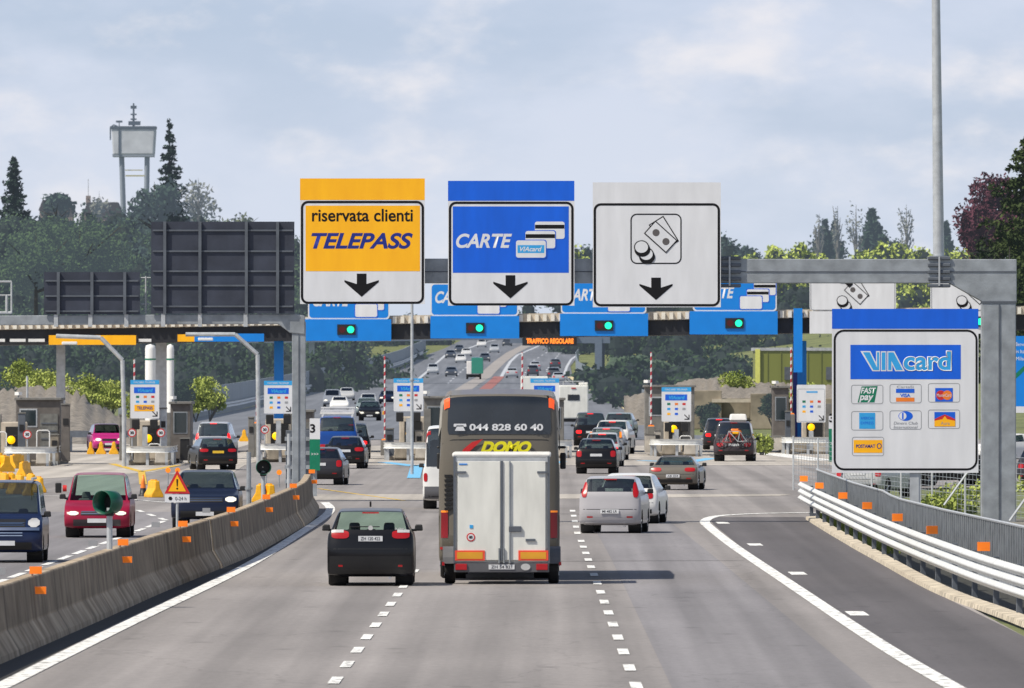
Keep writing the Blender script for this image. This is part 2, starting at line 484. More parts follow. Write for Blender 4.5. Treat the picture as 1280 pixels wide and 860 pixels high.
SPECS = dict(
 suv=dict(L=4.57, W=1.85, H=1.66, zb=.30, belt=1.10, rs=.42, ry=.10, hood=1.0, hl=1.15, ws=.65, rf=.76, rw=.37, wb=(.85, 3.65), bump=.60),
 hatch=dict(L=4.2, W=1.75, H=1.46, zb=.22, belt=.95, rs=.50, ry=.10, hood=.86, hl=1.0, ws=.80, rf=.72, rw=.31, wb=(.75, 3.35), bump=.5),
 mpv=dict(L=4.1, W=1.72, H=1.62, zb=.22, belt=1.0, rs=.32, ry=.08, hood=.92, hl=.80, ws=.95, rf=.78, rw=.31, wb=(.7, 3.3), bump=.5),
 bigmpv=dict(L=4.7, W=1.82, H=1.78, zb=.25, belt=1.02, rs=.35, ry=.08, hood=.88, hl=.65, ws=1.1, rf=.78, rw=.33, wb=(.9, 3.75), bump=.5),
 estate=dict(L=4.6, W=1.78, H=1.48, zb=.22, belt=.95, rs=.40, ry=.10, hood=.85, hl=1.05, ws=.8, rf=.73, rw=.32, wb=(.95, 3.6), bump=.5),
 saloon=dict(L=4.5, W=1.78, H=1.43, zb=.22, belt=.93, deck=.98, dl=.70, rs=.55, hood=.84, hl=1.05, ws=.8, rf=.70, rw=.32, wb=(.95, 3.6), bump=.5),
 roadster=dict(L=4.15, W=1.80, H=1.27, zb=.20, belt=.86, deck=.90, dl=.78, rs=.42, hood=.80, hl=1.5, ws=.62, rf=.62, rw=.33, wb=(.80, 3.3), bump=.48),
 van=dict(L=4.9, W=1.92, H=2.3, zb=.26, belt=1.15, rs=.12, ry=.05, hood=1.05, hl=.85, ws=.75, rf=.86, rw=.33, wb=(1.0, 4.0), bump=.5, crown=.06),
 smallvan=dict(L=4.2, W=1.74, H=1.84, zb=.24, belt=1.05, rs=.22, ry=.05, hood=.98, hl=.80, ws=.75, rf=.82, rw=.31, wb=(.75, 3.4), bump=.5),
)
def place(root, sp, px, Y, yaw, oncoming):
    L = sp['L']; X = GX(px, Y); a = rad(yaw)
    # local origin at the face nearest the camera, body running along +y (away cars) or mirrored (oncoming)
    if not oncoming:
        root.location = (X, Y, terr(X, Y)); root.rotation_euler.z = a
    else:
        # front face (local y=L) must sit at (X,Y)
        root.rotation_euler.z = math.pi + a
        off = Matrix.Rotation(math.pi + a, 3, 'Z') @ Vector((0, L, 0))
        root.location = (X - off.x, Y - off.y/S, terr(X, Y))
    if Y > 210:
        sl = (terr(0, Y+5) - terr(0, Y))/(5*S)
        root.rotation_euler.x = math.atan(sl)*(1 if not oncoming else -1)

def car(kind, label, cat, px, Y, color, yaw=0, onc=False, detail=2, pl='', brake=False, lights=False, name='parked_car', group=None, tl=None, over=None, glass=None, plm='plate_white', bumper=None, roofm=None, haze=0, tail=True, metal=0.0, pz=None, intm='interior', clear=None, tshape=0.0, rnd_t=0.18):
    sp = dict(SPECS[kind]); sp.update(over or {})
    root = thing(name, label, cat, group=group)
    bd = Body(sp, ds=.085 if detail >= 2 else (.12 if detail else .25))
    pm = paint(color[0], color[1], metal=metal) if not haze else mat('far_paint_' + color[0], color[1], .35, haze=haze, coat=.5)
    L, Wd, H, belt, rw = sp['L'], sp['W']/2, sp['H'], sp['belt'], sp['rw']; zb = sp['zb']
    gl = glass or ('car_glass' if detail else 'dark_glass')
    bo = bd.mesh(root, pm, sp['wb'] if detail else None, rw, gl)
    for y in sp['wb']:
        for sx in (-1, 1): lathe_wheel(root, sx*(Wd-.14), y, rw, .25, sx, detail)
    if detail:
        seats(root, L, Wd, belt, sp['hl'], sp['ws'], rear=(kind != 'roadster'), m=intm)
        mirrors(root, Wd-.03, L - sp['hl'] - .35, belt + .07, 'black_plastic', .88)
    else:
        MB().box((0, L*.45, belt-.1), (Wd*1.7, L*.5, .1)).build('cabin_floor', 'interior', root)
    # rear
    if not onc:
        t0, t1, xi, xo = tl or (.72, .90, .52, .84)
        for sx in (-1, 1):
            a, b = sx*xi*Wd, sx*xo*Wd
            if sx < 0: a, b = b, a
            tt = (a, b)
            if tshape: tt = (a + tshape, b) if sx > 0 else (a, b - tshape)
            if detail >= 1 and rnd_t:
                pb = bd.patch(t0, t1, a, b, off=.012, nu=6, nl=6, xt=tt, rnd=rnd_t)
            else: pb = bd.patch(t0, t1, a, b, off=.012, nu=5, nl=6, xt=tt)
            pb.build('tail_light', 'brake_red' if brake else 'tail_red', root, smooth=True)
            if detail >= 2 and clear:
                a, b = sorted((sx*clear[2]*Wd, sx*clear[3]*Wd))
                bd.patch(clear[0], clear[1], a, b, off=.015, nu=3, nl=4).build('indicator_lens', 'lamp_clear', root, smooth=True)
        if detail:
            bd.patch(zb+.03, zb+.20, -Wd*.80, Wd*.80, off=.010, nl=12).build('bumper', bumper or 'black_plastic', root, smooth=True)
            bz = sp.get('bump', .5) + .10
            bd.patch(bz, bz+.014, -Wd*.86, Wd*.86, off=.004, nu=1, nl=12).build('tailgate_gap', 'black_plastic', root)
            for sx in (-1, 1):
                a, b = sorted((sx*.55*Wd, sx*.74*Wd))
                bd.patch(zb+.21, zb+.25, a, b, off=.012, nu=1, nl=2).build('rear_reflector', 'tail_red', root)
            z = pz or .80
            yq = bd.p(bd.uz(z), 0).y
            plate(root, yq-.022, z, s=pl if detail > 1 else '', m=plm)
            if kind not in ('saloon', 'roadster'):
                u = bd.uz(H-.11); q = bd.p(u, 0)
                MB().box((0, q.y-.02, q.z+.02), (.34, .03, .03)).build('brake_light', 'brake_red' if brake else 'tail_red', root)
        if detail >= 2:
            MB().cyl((.4, .12, zb-.02), (.4, -.02, zb-.02), .03).build('exhaust_pipe', 'chrome', root)
    else:
        t0, t1, xi, xo = tl or (.62, .76, .50, .84)
        for sx in (-1, 1):
            a, b = sx*xi*Wd, sx*xo*Wd
            if sx < 0: a, b = b, a
            bd.patch(t0, t1, a, b, front=True, off=.012, rnd=.3).build('headlight', 'headlight_on' if lights else 'lamp_clear', root, smooth=True)
        if detail:
            bd.patch(t0+.0, t1-.02, -xi*.88*Wd, xi*.88*Wd, front=True, off=.010, nl=8).build('grille', 'black_plastic', root, smooth=True)
            bd.patch(zb+.02, zb+.24, -Wd*.72, Wd*.72, front=True, off=.010, nl=12).build('bumper', bumper or 'black_plastic', root, smooth=True)
            z = .46; yq = bd.p(bd.uz(z, True), 0).y
            plate(root, yq+.03, z, s='', m=plm, face=1)
            if detail >= 2:
                for z in (t0+.03, t0+.08):
                    bd.patch(z, z+.018, -xi*.85*Wd, xi*.85*Wd, front=True, off=.02, nl=8, nu=1).build('grille_bar', 'chrome', root)
    place(root, sp, px, Y, yaw, onc)
    return root, bd, sp
# ------------------------------------------------------------ camera, light, sky
cam = bpy.data.cameras.new('camera'); co = bpy.data.objects.new('camera', cam); COL.objects.link(co)
co.location = (0, 0, HC); co.rotation_euler = (rad(90), 0, 0)
cam.sensor_width = 36; cam.lens = F*S/1280*36; cam.shift_x = -50/1280; cam.shift_y = 30/1280
cam.clip_start = 1; cam.clip_end = 80000
SC.camera = co
cam.dof.use_dof = True; cam.dof.focus_distance = 330; cam.dof.aperture_fstop = 12   # a long lens, sharp on the gantry and the coach
SC.view_settings.view_transform = 'Standard'; SC.view_settings.look = 'None'; SC.view_settings.exposure = 0
SUN_EL = rad(52)
sd = Vector((-math.cos(SUN_EL)*math.cos(rad(32)), -math.cos(SUN_EL)*math.sin(rad(32)), math.sin(SUN_EL)))
sl = bpy.data.lights.new('sun', 'SUN'); sl.energy = 5.0; sl.angle = rad(.5); sl.color = (1.0, .93, .80)
so = bpy.data.objects.new('sun', sl); COL.objects.link(so); so.rotation_euler = sd.to_track_quat('Z', 'Y').to_euler()
wd = bpy.data.worlds.new('World'); SC.world = wd; wd.use_nodes = True
nt = wd.node_tree; N = nt.nodes; L = nt.links
bg = N['Background']; bg.inputs['Strength'].default_value = 0.10
sky = N.new('ShaderNodeTexSky'); sky.sky_type = 'NISHITA'; sky.sun_disc = False; sky.sun_elevation = SUN_EL
sky.sun_rotation = math.atan2(sd.x, sd.y); sky.air_density = 1.0; sky.dust_density = 1.5
tc = N.new('ShaderNodeTexCoord')
def cloud(scale, sz, lo, hi, off):
    mp = N.new('ShaderNodeMapping'); mp.inputs['Scale'].default_value = (scale, scale, scale*sz); mp.inputs['Location'].default_value = off
    no = N.new('ShaderNodeTexNoise'); no.inputs['Scale'].default_value = 1; no.inputs['Detail'].default_value = 7; no.inputs['Roughness'].default_value = .55
    cr = N.new('ShaderNodeMapRange'); cr.interpolation_type = 'SMOOTHSTEP'; cr.inputs[1].default_value = lo; cr.inputs[2].default_value = hi
    L.new(tc.outputs['Generated'], mp.inputs[0]); L.new(mp.outputs[0], no.inputs['Vector']); L.new(no.outputs['Fac'], cr.inputs[0])
    return cr.outputs[0]
c1 = cloud(36, 2.2, .36, .64, (3.1, 0, .3)); c2 = cloud(70, 2.0, .48, .74, (1.2, 5, 0)); c3 = cloud(18, 2.4, .40, .68, (8, 2, .7))
K = 10.8   # the background strength is 0.1
def mixc(f, a, b):
    m = N.new('ShaderNodeMix'); m.data_type = 'RGBA'
    if isinstance(f, float): m.inputs[0].default_value = f
    else: L.new(f, m.inputs[0])
    for v, i in ((a, 6), (b, 7)):
        if isinstance(v, tuple): m.inputs[i].default_value = (*[q*K for q in v], 1)
        else: L.new(v, m.inputs[i])
    return m.outputs[2]
base = mixc(.80, sky.outputs[0], (.47, .585, .78))
grey = mixc(c1, base, (.60, .66, .79))
grey = mixc(c3, grey, (.55, .625, .775))
warm = mixc(c2, grey, (.80, .785, .82))
# clouds thicken towards the horizon, clearer blue high up
sx = N.new('ShaderNodeSeparateXYZ'); L.new(tc.outputs['Generated'], sx.inputs[0])
mr = N.new('ShaderNodeMapRange'); mr.inputs[1].default_value = .15; mr.inputs[2].default_value = .5; mr.inputs[3].default_value = 0; mr.inputs[4].default_value = 1
L.new(sx.outputs[2], mr.inputs[0])
hz = N.new('ShaderNodeMapRange'); hz.inputs[1].default_value = 0.0; hz.inputs[2].default_value = .034; hz.inputs[3].default_value = .55; hz.inputs[4].default_value = 0; L.new(sx.outputs[2], hz.inputs[0])
warm = mixc(hz.outputs[0], warm, (.70, .735, .80))
m = N.new('ShaderNodeMix'); m.data_type = 'RGBA'; L.new(mr.outputs[0], m.inputs[0]); L.new(warm, m.inputs[6]); L.new(sky.outputs[0], m.inputs[7])
L.new(m.outputs[2], bg.inputs[0])
# ------------------------------------------------------------ ground, roads, markings
mat('grass', (.10, .13, .03), .9, var=.5, scale=.25, col2=(.22, .24, .08), haze=.04)
def asphalt(name, col, var=.12, haze=0, streak=(.9, .009, 1), s2=1.0):
    m = mat(name, col, .85, var=var, scale=1.0, streak=streak, bump=.35, bscale=25, haze=haze, detail=6)
    nt = m.node_tree; N = nt.nodes; L = nt.links
    b = N['Principled BSDF']; lk = b.inputs['Base Color'].links[0]; src = lk.from_socket
    tc = [n for n in N if n.type == 'TEX_COORD'][0]
    n2 = N.new('ShaderNodeTexNoise'); n2.inputs['Scale'].default_value = 6; n2.inputs['Detail'].default_value = 8; n2.inputs['Roughness'].default_value = .8
    n3 = N.new('ShaderNodeTexNoise'); n3.inputs['Scale'].default_value = .16*s2; n3.inputs['Detail'].default_value = 5
    mq = N.new('ShaderNodeMapping'); mq.inputs['Scale'].default_value = (1, .3, 1); L.new(tc.outputs['Object'], mq.inputs[0])
    L.new(mq.outputs[0], n2.inputs['Vector']); L.new(mq.outputs[0], n3.inputs['Vector'])
    # tar lines and cracks, wheel tracks along the lanes, oil drips
    vo = N.new('ShaderNodeTexVoronoi'); vo.feature = 'DISTANCE_TO_EDGE'; vo.inputs['Scale'].default_value = .16; mv = N.new('ShaderNodeMapping'); mv.inputs['Scale'].default_value = (1, .16, 1)
    nd = N.new('ShaderNodeTexNoise'); nd.inputs['Scale'].default_value = .8; nd.inputs['Detail'].default_value = 5; L.new(mq.outputs[0], nd.inputs['Vector'])
    va = N.new('ShaderNodeVectorMath'); va.operation = 'MULTIPLY_ADD'; va.inputs[1].default_value = (3, 3, 0); L.new(nd.outputs['Color'], va.inputs[0]); L.new(tc.outputs['Object'], mv.inputs[0]); L.new(mv.outputs[0], va.inputs[2]); L.new(va.outputs[0], vo.inputs['Vector'])
    cr_ = N.new('ShaderNodeMapRange'); cr_.inputs[1].default_value = .0; cr_.inputs[2].default_value = .006; cr_.inputs[3].default_value = .80; cr_.inputs[4].default_value = 1; L.new(vo.outputs['Distance'], cr_.inputs[0])
    wv = N.new('ShaderNodeTexNoise'); wv.inputs['Scale'].default_value = 1.0; wv.inputs['Detail'].default_value = 3; mw = N.new('ShaderNodeMapping'); mw.inputs['Scale'].default_value = (1.1, .006, 1); L.new(tc.outputs['Object'], mw.inputs[0]); L.new(mw.outputs[0], wv.inputs['Vector'])
    wr = N.new('ShaderNodeMapRange'); wr.inputs[1].default_value = .38; wr.inputs[2].default_value = .62; wr.inputs[3].default_value = .80; wr.inputs[4].default_value = 1.08; L.new(wv.outputs['Fac'], wr.inputs[0])
    vs = N.new('ShaderNodeTexVoronoi'); vs.inputs['Scale'].default_value = .7; L.new(mq.outputs[0], vs.inputs['Vector'])
    sr = N.new('ShaderNodeMapRange'); sr.inputs[1].default_value = .03; sr.inputs[2].default_value = .16; sr.inputs[3].default_value = .72; sr.inputs[4].default_value = 1; L.new(vs.outputs['Distance'], sr.inputs[0])
    r2 = N.new('ShaderNodeMapRange'); r2.inputs[1].default_value = .3; r2.inputs[2].default_value = .7; r2.inputs[3].default_value = .84; r2.inputs[4].default_value = 1.16
    r3 = N.new('ShaderNodeMapRange'); r3.inputs[1].default_value = .3; r3.inputs[2].default_value = .7; r3.inputs[3].default_value = .88; r3.inputs[4].default_value = 1.12
    L.new(n2.outputs['Fac'], r2.inputs[0]); L.new(n3.outputs['Fac'], r3.inputs[0])
    mu = N.new('ShaderNodeMath'); mu.operation = 'MULTIPLY'; L.new(r2.outputs[0], mu.inputs[0]); L.new(r3.outputs[0], mu.inputs[1])
    for q_ in (cr_, wr, sr):
        m2 = N.new('ShaderNodeMath'); m2.operation = 'MULTIPLY'; L.new(mu.outputs[0], m2.inputs[0]); L.new(q_.outputs[0], m2.inputs[1]); mu = m2
    vm = N.new('ShaderNodeVectorMath'); vm.operation = 'SCALE'; L.new(src, vm.inputs[0]); L.new(mu.outputs[0], vm.inputs['Scale']); L.new(vm.outputs[0], b.inputs['Base Color'])
    return m
asphalt('asphalt', (.255, .236, .230)); asphalt('asphalt_dark', (.105, .097, .102)); asphalt('asphalt_patch', (.215, .205, .215))
asphalt('asphalt_far', (.14, .145, .165), haze=.13, streak=(.5, .005, 1)); asphalt('concrete_road', (.42, .385, .345), streak=(.06, .12, 1))
asphalt('asphalt_gutter_shadow', (.022, .021, .022), var=.5)
mat('marking_white', (.80, .80, .78), .7, var=.0, scale=5, detail=10, streak=(1, .3, 1))
cr = [n for n in MATS['marking_white'].node_tree.nodes if n.type == 'VALTORGB'][0].color_ramp
cr.elements[0].position = .37; cr.elements[0].color = (.34, .33, .32, 1); cr.elements[1].position = .45; cr.elements[1].color = (.74, .74, .72, 1); e_ = cr.elements.new(.7); e_.color = (.86, .86, .84, 1)
mat('marking_blue', (.16, .45, .70), .7, var=.12)
mat('soil', (.17, .145, .12), .95, var=.55, scale=2.2, bump=.8, bscale=3, haze=.05, col2=(.33, .29, .24), detail=8)
mat('grass_slope', (.04, .075, .025), .9, var=.4, scale=.2, haze=.10)
mat('grass_tuft', (.16, .19, .04), .9, var=.4, scale=2)

def terrain(X, Y):
    z = terr(X, Y)
    c = GX(560, Y) if Y > 150 else -30     # left of the road the wooded hill climbs
    d = (GX(370, Y) - X)
    if Y > 380 and d > 0:
        t = min(1, (Y-380)/280); t = t*t*(3-2*t); s = min(1, d/45); s = s*s*(3-2*s)
        z += 19*t*s
    if Y > 260 and X > GX(760, Y)+4:
        s = min(1, (X-GX(760, Y)-4)/40); t = min(1, (Y-260)/250); z += 5.0*s*t
    return z
mb = MB()
xs = [-1500, -900, -500, -320, -240] + [-180+6*i for i in range(61)] + [240, 320, 500, 900, 1500]
ys = [-60, 0, 100, 180] + [200+12*i for i in range(50)] + [850, 950, 1100, 1500, 2500, 6000]
for y in ys:
    for x in xs: mb.v.append((x, y, terrain(x, y) - (.06 if abs(x) < 200 else 0)))
n = len(xs)
for j in range(len(ys)-1):
    for i in range(n-1): mb.f.append((j*n+i, j*n+i+1, (j+1)*n+i+1, (j+1)*n+i))
struct(mb.build('ground', 'grass', smooth=True))

def strip(name, m, rows, z=0.0, sub=True):
    """rows of (Y, Xleft, Xright)"""
    mb = MB(); pts = []
    for (a, b) in zip(rows, rows[1:]):
        c = max(1, int((b[0]-a[0])/12)) if a[0] >= 180 else 1
        for i in range(c):
            t = i/c; pts.append(tuple(a[k]+(b[k]-a[k])*t for k in range(3)))
    pts.append(rows[-1])
    for (y, x0, x1) in pts:
        mb.v.append((x0, y, terr(0, y)+z)); mb.v.append((x1, y, terr(0, y)+z))
    for i in range(len(pts)-1): mb.f.append((2*i, 2*i+1, 2*i+3, 2*i+2))
    return struct(mb.build(name, m))
LE = [(200, 120), (262, 228), (305, 297), (350, 352), (390, 398), (455, 468), (500, 505), (550, 533), (580, 556), (640, 590)]
RE = [(200, 840), (250, 818), (300, 792), (350, 766), (400, 740), (450, 716), (500, 713), (550, 724), (580, 738), (640, 758)]
def interp(T, Y):
    for (a, p), (b, q) in zip(T, T[1:]):
        if a <= Y <= b: return p + (q-p)*(Y-a)/(b-a)
    return T[0][1] if Y < T[0][0] else T[-1][1]
YS = [200, 225, 250, 280, 305, 330, 350, 375, 400, 425, 450, 475, 500, 525, 550, 565, 580, 600, 620, 640]
strip('toll_plaza_road', 'asphalt', [(10, -60, 8.2), (80, -60, 7.75), (97, -60, 8.3), (104, -60, 10.2), (118, -60, 10.5), (128, -60, 30), (200, -60, 30)], .0)
strip('motorway', 'asphalt_far', [(200, -60, 30), (214, GX(150, 214), GX(838, 214))] + [(Y, GX(interp(LE, Y), Y), GX(interp(RE, Y), Y)) for Y in YS[1:]], .03)
strip('road_shoulder', 'asphalt_dark', [(10, 5.9, 7.9), (45, 5.75, 8.0), (54, 5.4, 7.9), (66.7, 5.05, 7.6), (80, 4.75, 7.5), (92.3, 4.65, 7.55), (96.5, 4.75, 7.6)], .006)
strip('concrete_apron', 'concrete_road', [(128, -34, -21.5), (138, -33, -17.2), (150, -32, -17.2), (200, -32, -18)], .008)
strip('concrete_apron', 'concrete_road', [(109, -9, -2.5), (112.5, -10.5, 8), (114, -10.5, 8.6)], .008)
strip('concrete_apron', 'concrete_road', [(135, -16.2, -13.6), (148, -16.4, -14.2), (250, -17, -14)], .008)
strip('concrete_apron', 'concrete_road', [(148, -11.4, 14), (152, -11.4, 20), (185, -11.5, 24)], .009)
strip('asphalt_repair', 'asphalt_patch', [(12, 2.0, 5.2), (75, 1.4, 3.9), (96, 1.1, 3.4), (108, 1.1, 3.4)], .004)
strip('asphalt_repair', 'asphalt_patch', [(40, -26, -9.3), (92, -26, -8.2), (100, -26, -8.6)], .004)
# markings
def line(name, m, pts, w, z=.012):
    mb = MB()
    P = [Vector(p) for p in pts]
    for i, p in enumerate(P):
        a = P[max(0, i-1)]; b = P[min(len(P)-1, i+1)]; d = (b-a); d.z = 0; d.normalize(); s = Vector((d.y, -d.x, 0))*w/2
        zz = terr(0, p.y)+z + (.03 if p.y > 200 else 0)
        for q in (p-s, p+s): mb.v.append((q.x, q.y, zz))
    for i in range(len(P)-1): mb.f.append((2*i, 2*i+1, 2*i+3, 2*i+2))
    return struct(mb.build(name, m))
def smooth_pts(P, n=6):
    out = []
    for i in range(len(P)-1):
        p0 = Vector(P[max(0, i-1)]); p1 = Vector(P[i]); p2 = Vector(P[i+1]); p3 = Vector(P[min(len(P)-1, i+2)])
        for k in range(n):
            t = k/n
            out.append(0.5*((2*p1) + (p2-p0)*t + (2*p0-5*p1+4*p2-p3)*t*t + (3*p1-p0-3*p2+p3)*t**3))
    out.append(Vector(P[-1])); return out
line('edge_line', 'marking_white', smooth_pts([(-8.4, 20, 0), (-7.95, 38, 0), (-7.71, 47.4, 0), (-7.45, 56.3, 0), (-6.95, 71.3, 0), (-6.85, 86, 0), (-6.95, 100, 0), (-7.6, 107, 0)]), .30)
line('edge_line', 'marking_white', smooth_pts([(6.6, 25, 0), (5.75, 43, 0), (5.35, 52, 0), (4.95, 66.7, 0), (4.6, 80, 0), (4.45, 90, 0), (4.5, 94, 0), (5.0, 97, 0), (6.15, 98.6, 0), (7.95, 99.4, 0), (9.5, 99.8, 0)]), .30)
def dashes(name, m, p0, p1, n, ln, w, z=.012):
    p0, p1 = Vector(p0), Vector(p1); mb = MB(); d = (p1-p0); st = d/(n-1); u = d.normalized(); s = Vector((u.y, -u.x, 0))*w/2
    for i in range(n):
        a = p0+st*i; b = a+u*ln; zz = Vector((0,0,z + terr(0, a.y) + (.03 if a.y > 200 else 0))); mb.quad(a-s+zz, a+s+zz, b+s+zz, b-s+zz)
    return struct(mb.build(name, m))
def GP(px, py): g = G(px, py); return (g.x, g.y, 0)
dashes('lane_line', 'marking_white', GP(400, 878), GP(517, 716), 12, 1.0, .17)
dashes('lane_line', 'marking_white', GP(797, 862), GP(727, 678), 15, 1.0, .17)
dashes('lane_line', 'marking_white', GP(722, 668), GP(716, 640), 5, 1.2, .17)
dashes('lane_line', 'marking_white', GP(1075, 770), GP(905, 655), 4, 1.0, .35)
dashes('lane_line', 'marking_white', GP(-10, 731), GP(196, 655), 13, 1.6, .17)
dashes('lane_line', 'marking_white', GP(172, 638), GP(200, 648), 3, 1.4, .17)
line('edge_line', 'marking_white', smooth_pts([GP(0, 622), GP(60, 620), GP(140, 623), GP(205, 628), GP(240, 630)]), .16)
line('stop_line', 'light_yellow_mark', [GP(398, 611), GP(505, 626)], .14)
line('cross_joint', 'asphalt_dark', [GP(526, 640), GP(730, 643)], .10, .013)
line('cross_joint', 'asphalt_dark', [GP(660, 702), GP(800, 701.5), GP(930, 701)], .06, .013)
line('cross_joint', 'asphalt_dark', [GP(548, 712), GP(520, 712), GP(430, 713)], .035, .013)
for (a, b) in (((140, 580), (177, 590)), ((177, 590), (222, 582))): line('chevron_mark', 'light_yellow_mark', [GP(*a), GP(*b)], .35, .016)
for (a, b) in (((480, 578), (520, 583)), ((520, 583), (560, 578)), ((640, 590), (700, 577)), ((800, 576), (860, 578)), ((860, 578), (890, 573))):
    line('chevron_mark', 'marking_blue', [GP(*a), GP(*b)], .7, .016)
line('chevron_mark', 'marking_blue', [GP(521, 583), GP(517, 598)], .55, .020)
line('chevron_mark', 'marking_white', [GP(960, 567), GP(1030, 576)], 1.4, .016)
line('chevron_mark', 'light_yellow_mark', [GP(177, 590), GP(179, 606)], .30, .020)
# far motorway lines
def pxline(T, w, name='edge_line', m='marking_far', z=.02):
    pts = [];
    for (a, p), (b, q) in zip(T, T[1:]):
        c = max(1, int((b-a)/8))
        for i in range(c):
            Y = a+(b-a)*i/c; pts.append((GX(p+(q-p)*i/c, Y), Y, 0))
    pts.append((GX(T[-1][1], T[-1][0]), T[-1][0], 0)); line(name, m, pts, w, z)
mat('marking_far', (.5, .52, .56), .7, haze=.15)
mat('verge_far', (.30, .27, .25), .9, var=.2, haze=.12, scale=.3); mat('verge_red', (.30, .10, .08), .9, haze=.1)
pxline([(430, 520), (450, 526), (480, 536), (500, 541), (530, 551), (550, 557), (580, 586), (600, 600), (620, 622)], .45)
pxline([(445, 705), (470, 706), (500, 709), (530, 714), (550, 722), (580, 741)], .4)
pxline([(380, 596), (440, 625), (480, 631), (520, 638), (550, 647), (580, 667), (620, 690)], .5)
pxline([(240, 610), (300, 590), (350, 578), (380, 574), (420, 590), (450, 605), (480, 613), (520, 625), (560, 640), (610, 668)], 2.0, 'median', 'verge_far', .012)
pxline([(340, 600), (380, 602), (430, 618), (452, 624)], 1.5, 'median_strip', 'verge_red', .03)
for T in ([(420, 560), (480, 578), (540, 600), (580, 618)], [(400, 660), (460, 655), (520, 665), (580, 692)], [(420, 690), (480, 683), (560, 700)]):
    for i in range(0, 16, 1):
        Y = T[0][0] + (T[-1][0]-T[0][0])*i/16
        pxline([(Y, interp(T, Y)), (Y+4, interp(T, Y+4))], .25, 'lane_line')

# ------------------------------------------------------------ left concrete barrier (three lengths)
BP = [(-9.0, 30), (-8.62, 40), (-8.37, 48.5), (-8.23, 52), (-8.03, 57.1), (-7.8, 63.8), (-7.42, 71.7)]
segs = [BP, [(-7.40, 71.9), (-7.15, 78.3), (-7.03, 90.7)], [(-7.02, 90.9), (-7.1, 96), (-7.45, 102.5)]]
prof = [(0, 0), (-.02, .10), (-.20, .40), (-.27, 1.08), (-.29, 1.1), (-.47, 1.1), (-.49, 1.08), (-.56, .40), (-.74, .10), (-.76, 0)]
labs = ['long near length of stained concrete median barrier at lower left', 'middle length of concrete median barrier between the two joints', 'short far end length of concrete median barrier curving left by the grey gantry post']
refl = {0: [(141-18, 0), ], }
bars = []
for i, sg in enumerate(segs):
    path = smooth_pts([(x, y, 0) for x, y in sg], 5)
    root = thing('concrete_barrier', labs[i], 'concrete barrier', (sg[0][0], sg[0][1], 0), group=None)
    off = Vector(root.location)
    rp = [p - off for p in path]
    MB().sweep(rp, prof, closed=True).build('barrier_body', 'concrete_stained_lit', root) if False else None
    bars.append((root, rp, off)); STRETCH.append(root)
def stained():
    m = mat('concrete_stained_lit', (.21, .155, .10), .9, var=.35, scale=1.2, bump=.4, bscale=30, col2=(.32, .26, .19), detail=8)
    nt = m.node_tree; N = nt.nodes; L = nt.links; b = N['Principled BSDF']; src = b.inputs['Base Color'].links[0].from_socket
    tc = [n for n in N if n.type == 'TEX_COORD'][0]; ge = N.new('ShaderNodeNewGeometry')
    sx = N.new('ShaderNodeSeparateXYZ'); L.new(tc.outputs['Object'], sx.inputs[0])
    mp = N.new('ShaderNodeMapping'); mp.inputs['Scale'].default_value = (0, .55, .12); L.new(tc.outputs['Object'], mp.inputs[0])
    no = N.new('ShaderNodeTexNoise'); no.inputs['Scale'].default_value = 1.5; no.inputs['Detail'].default_value = 6; L.new(mp.outputs[0], no.inputs['Vector'])
    r = N.new('ShaderNodeMapRange'); r.inputs[1].default_value = .35; r.inputs[2].default_value = .7; r.inputs[3].default_value = 1.10; r.inputs[4].default_value = .78
    L.new(no.outputs['Fac'], r.inputs[0])
    # upper face darker, sloping foot lighter
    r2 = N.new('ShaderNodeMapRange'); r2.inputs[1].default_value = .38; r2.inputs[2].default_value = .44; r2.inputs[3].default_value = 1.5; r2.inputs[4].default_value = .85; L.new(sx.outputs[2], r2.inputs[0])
    r3 = N.new('ShaderNodeMapRange'); r3.inputs[1].default_value = 1.06; r3.inputs[2].default_value = 1.10; r3.inputs[3].default_value = 1; r3.inputs[4].default_value = 2.0; L.new(sx.outputs[2], r3.inputs[0])  # top of the barrier painted lighter, as if sunlit
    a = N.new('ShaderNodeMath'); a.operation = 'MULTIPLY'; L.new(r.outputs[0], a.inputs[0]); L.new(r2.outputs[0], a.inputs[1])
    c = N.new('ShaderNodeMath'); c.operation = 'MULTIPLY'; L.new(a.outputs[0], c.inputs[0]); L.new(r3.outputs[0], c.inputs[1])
    # foot panels joints
    w = N.new('ShaderNodeMath'); w.operation = 'FRACT'; s = N.new('ShaderNodeMath'); s.operation = 'MULTIPLY'; s.inputs[1].default_value = .0625; L.new(sx.outputs[1], s.inputs[0]); L.new(s.outputs[0], w.inputs[0])
    g = N.new('ShaderNodeMath'); g.operation = 'GREATER_THAN'; g.inputs[1].default_value = .02; L.new(w.outputs[0], g.inputs[0])
    q = N.new('ShaderNodeMapRange'); q.inputs[3].default_value = .55; q.inputs[4].default_value = 1; L.new(g.outputs[0], q.inputs[0])
    c2 = N.new('ShaderNodeMath'); c2.operation = 'MULTIPLY'; L.new(c.outputs[0], c2.inputs[0]); L.new(q.outputs[0], c2.inputs[1])
    vm = N.new('ShaderNodeVectorMath'); vm.operation = 'SCALE'; L.new(src, vm.inputs[0]); L.new(c2.outputs[0], vm.inputs['Scale']); L.new(vm.outputs[0], b.inputs['Base Color'])
stained()
for root, rp, off in bars:
    MB().sweep(rp, prof, closed=True).build('barrier_body', 'concrete_stained_lit', root)
def on_path(root, rp, off, Y):
    for a, b in zip(rp, rp[1:]):
        if a.y+off.y <= Y <= b.y+off.y: t = (Y-off.y-a.y)/(b.y-a.y); return a.lerp(b, t)
    return rp[-1]
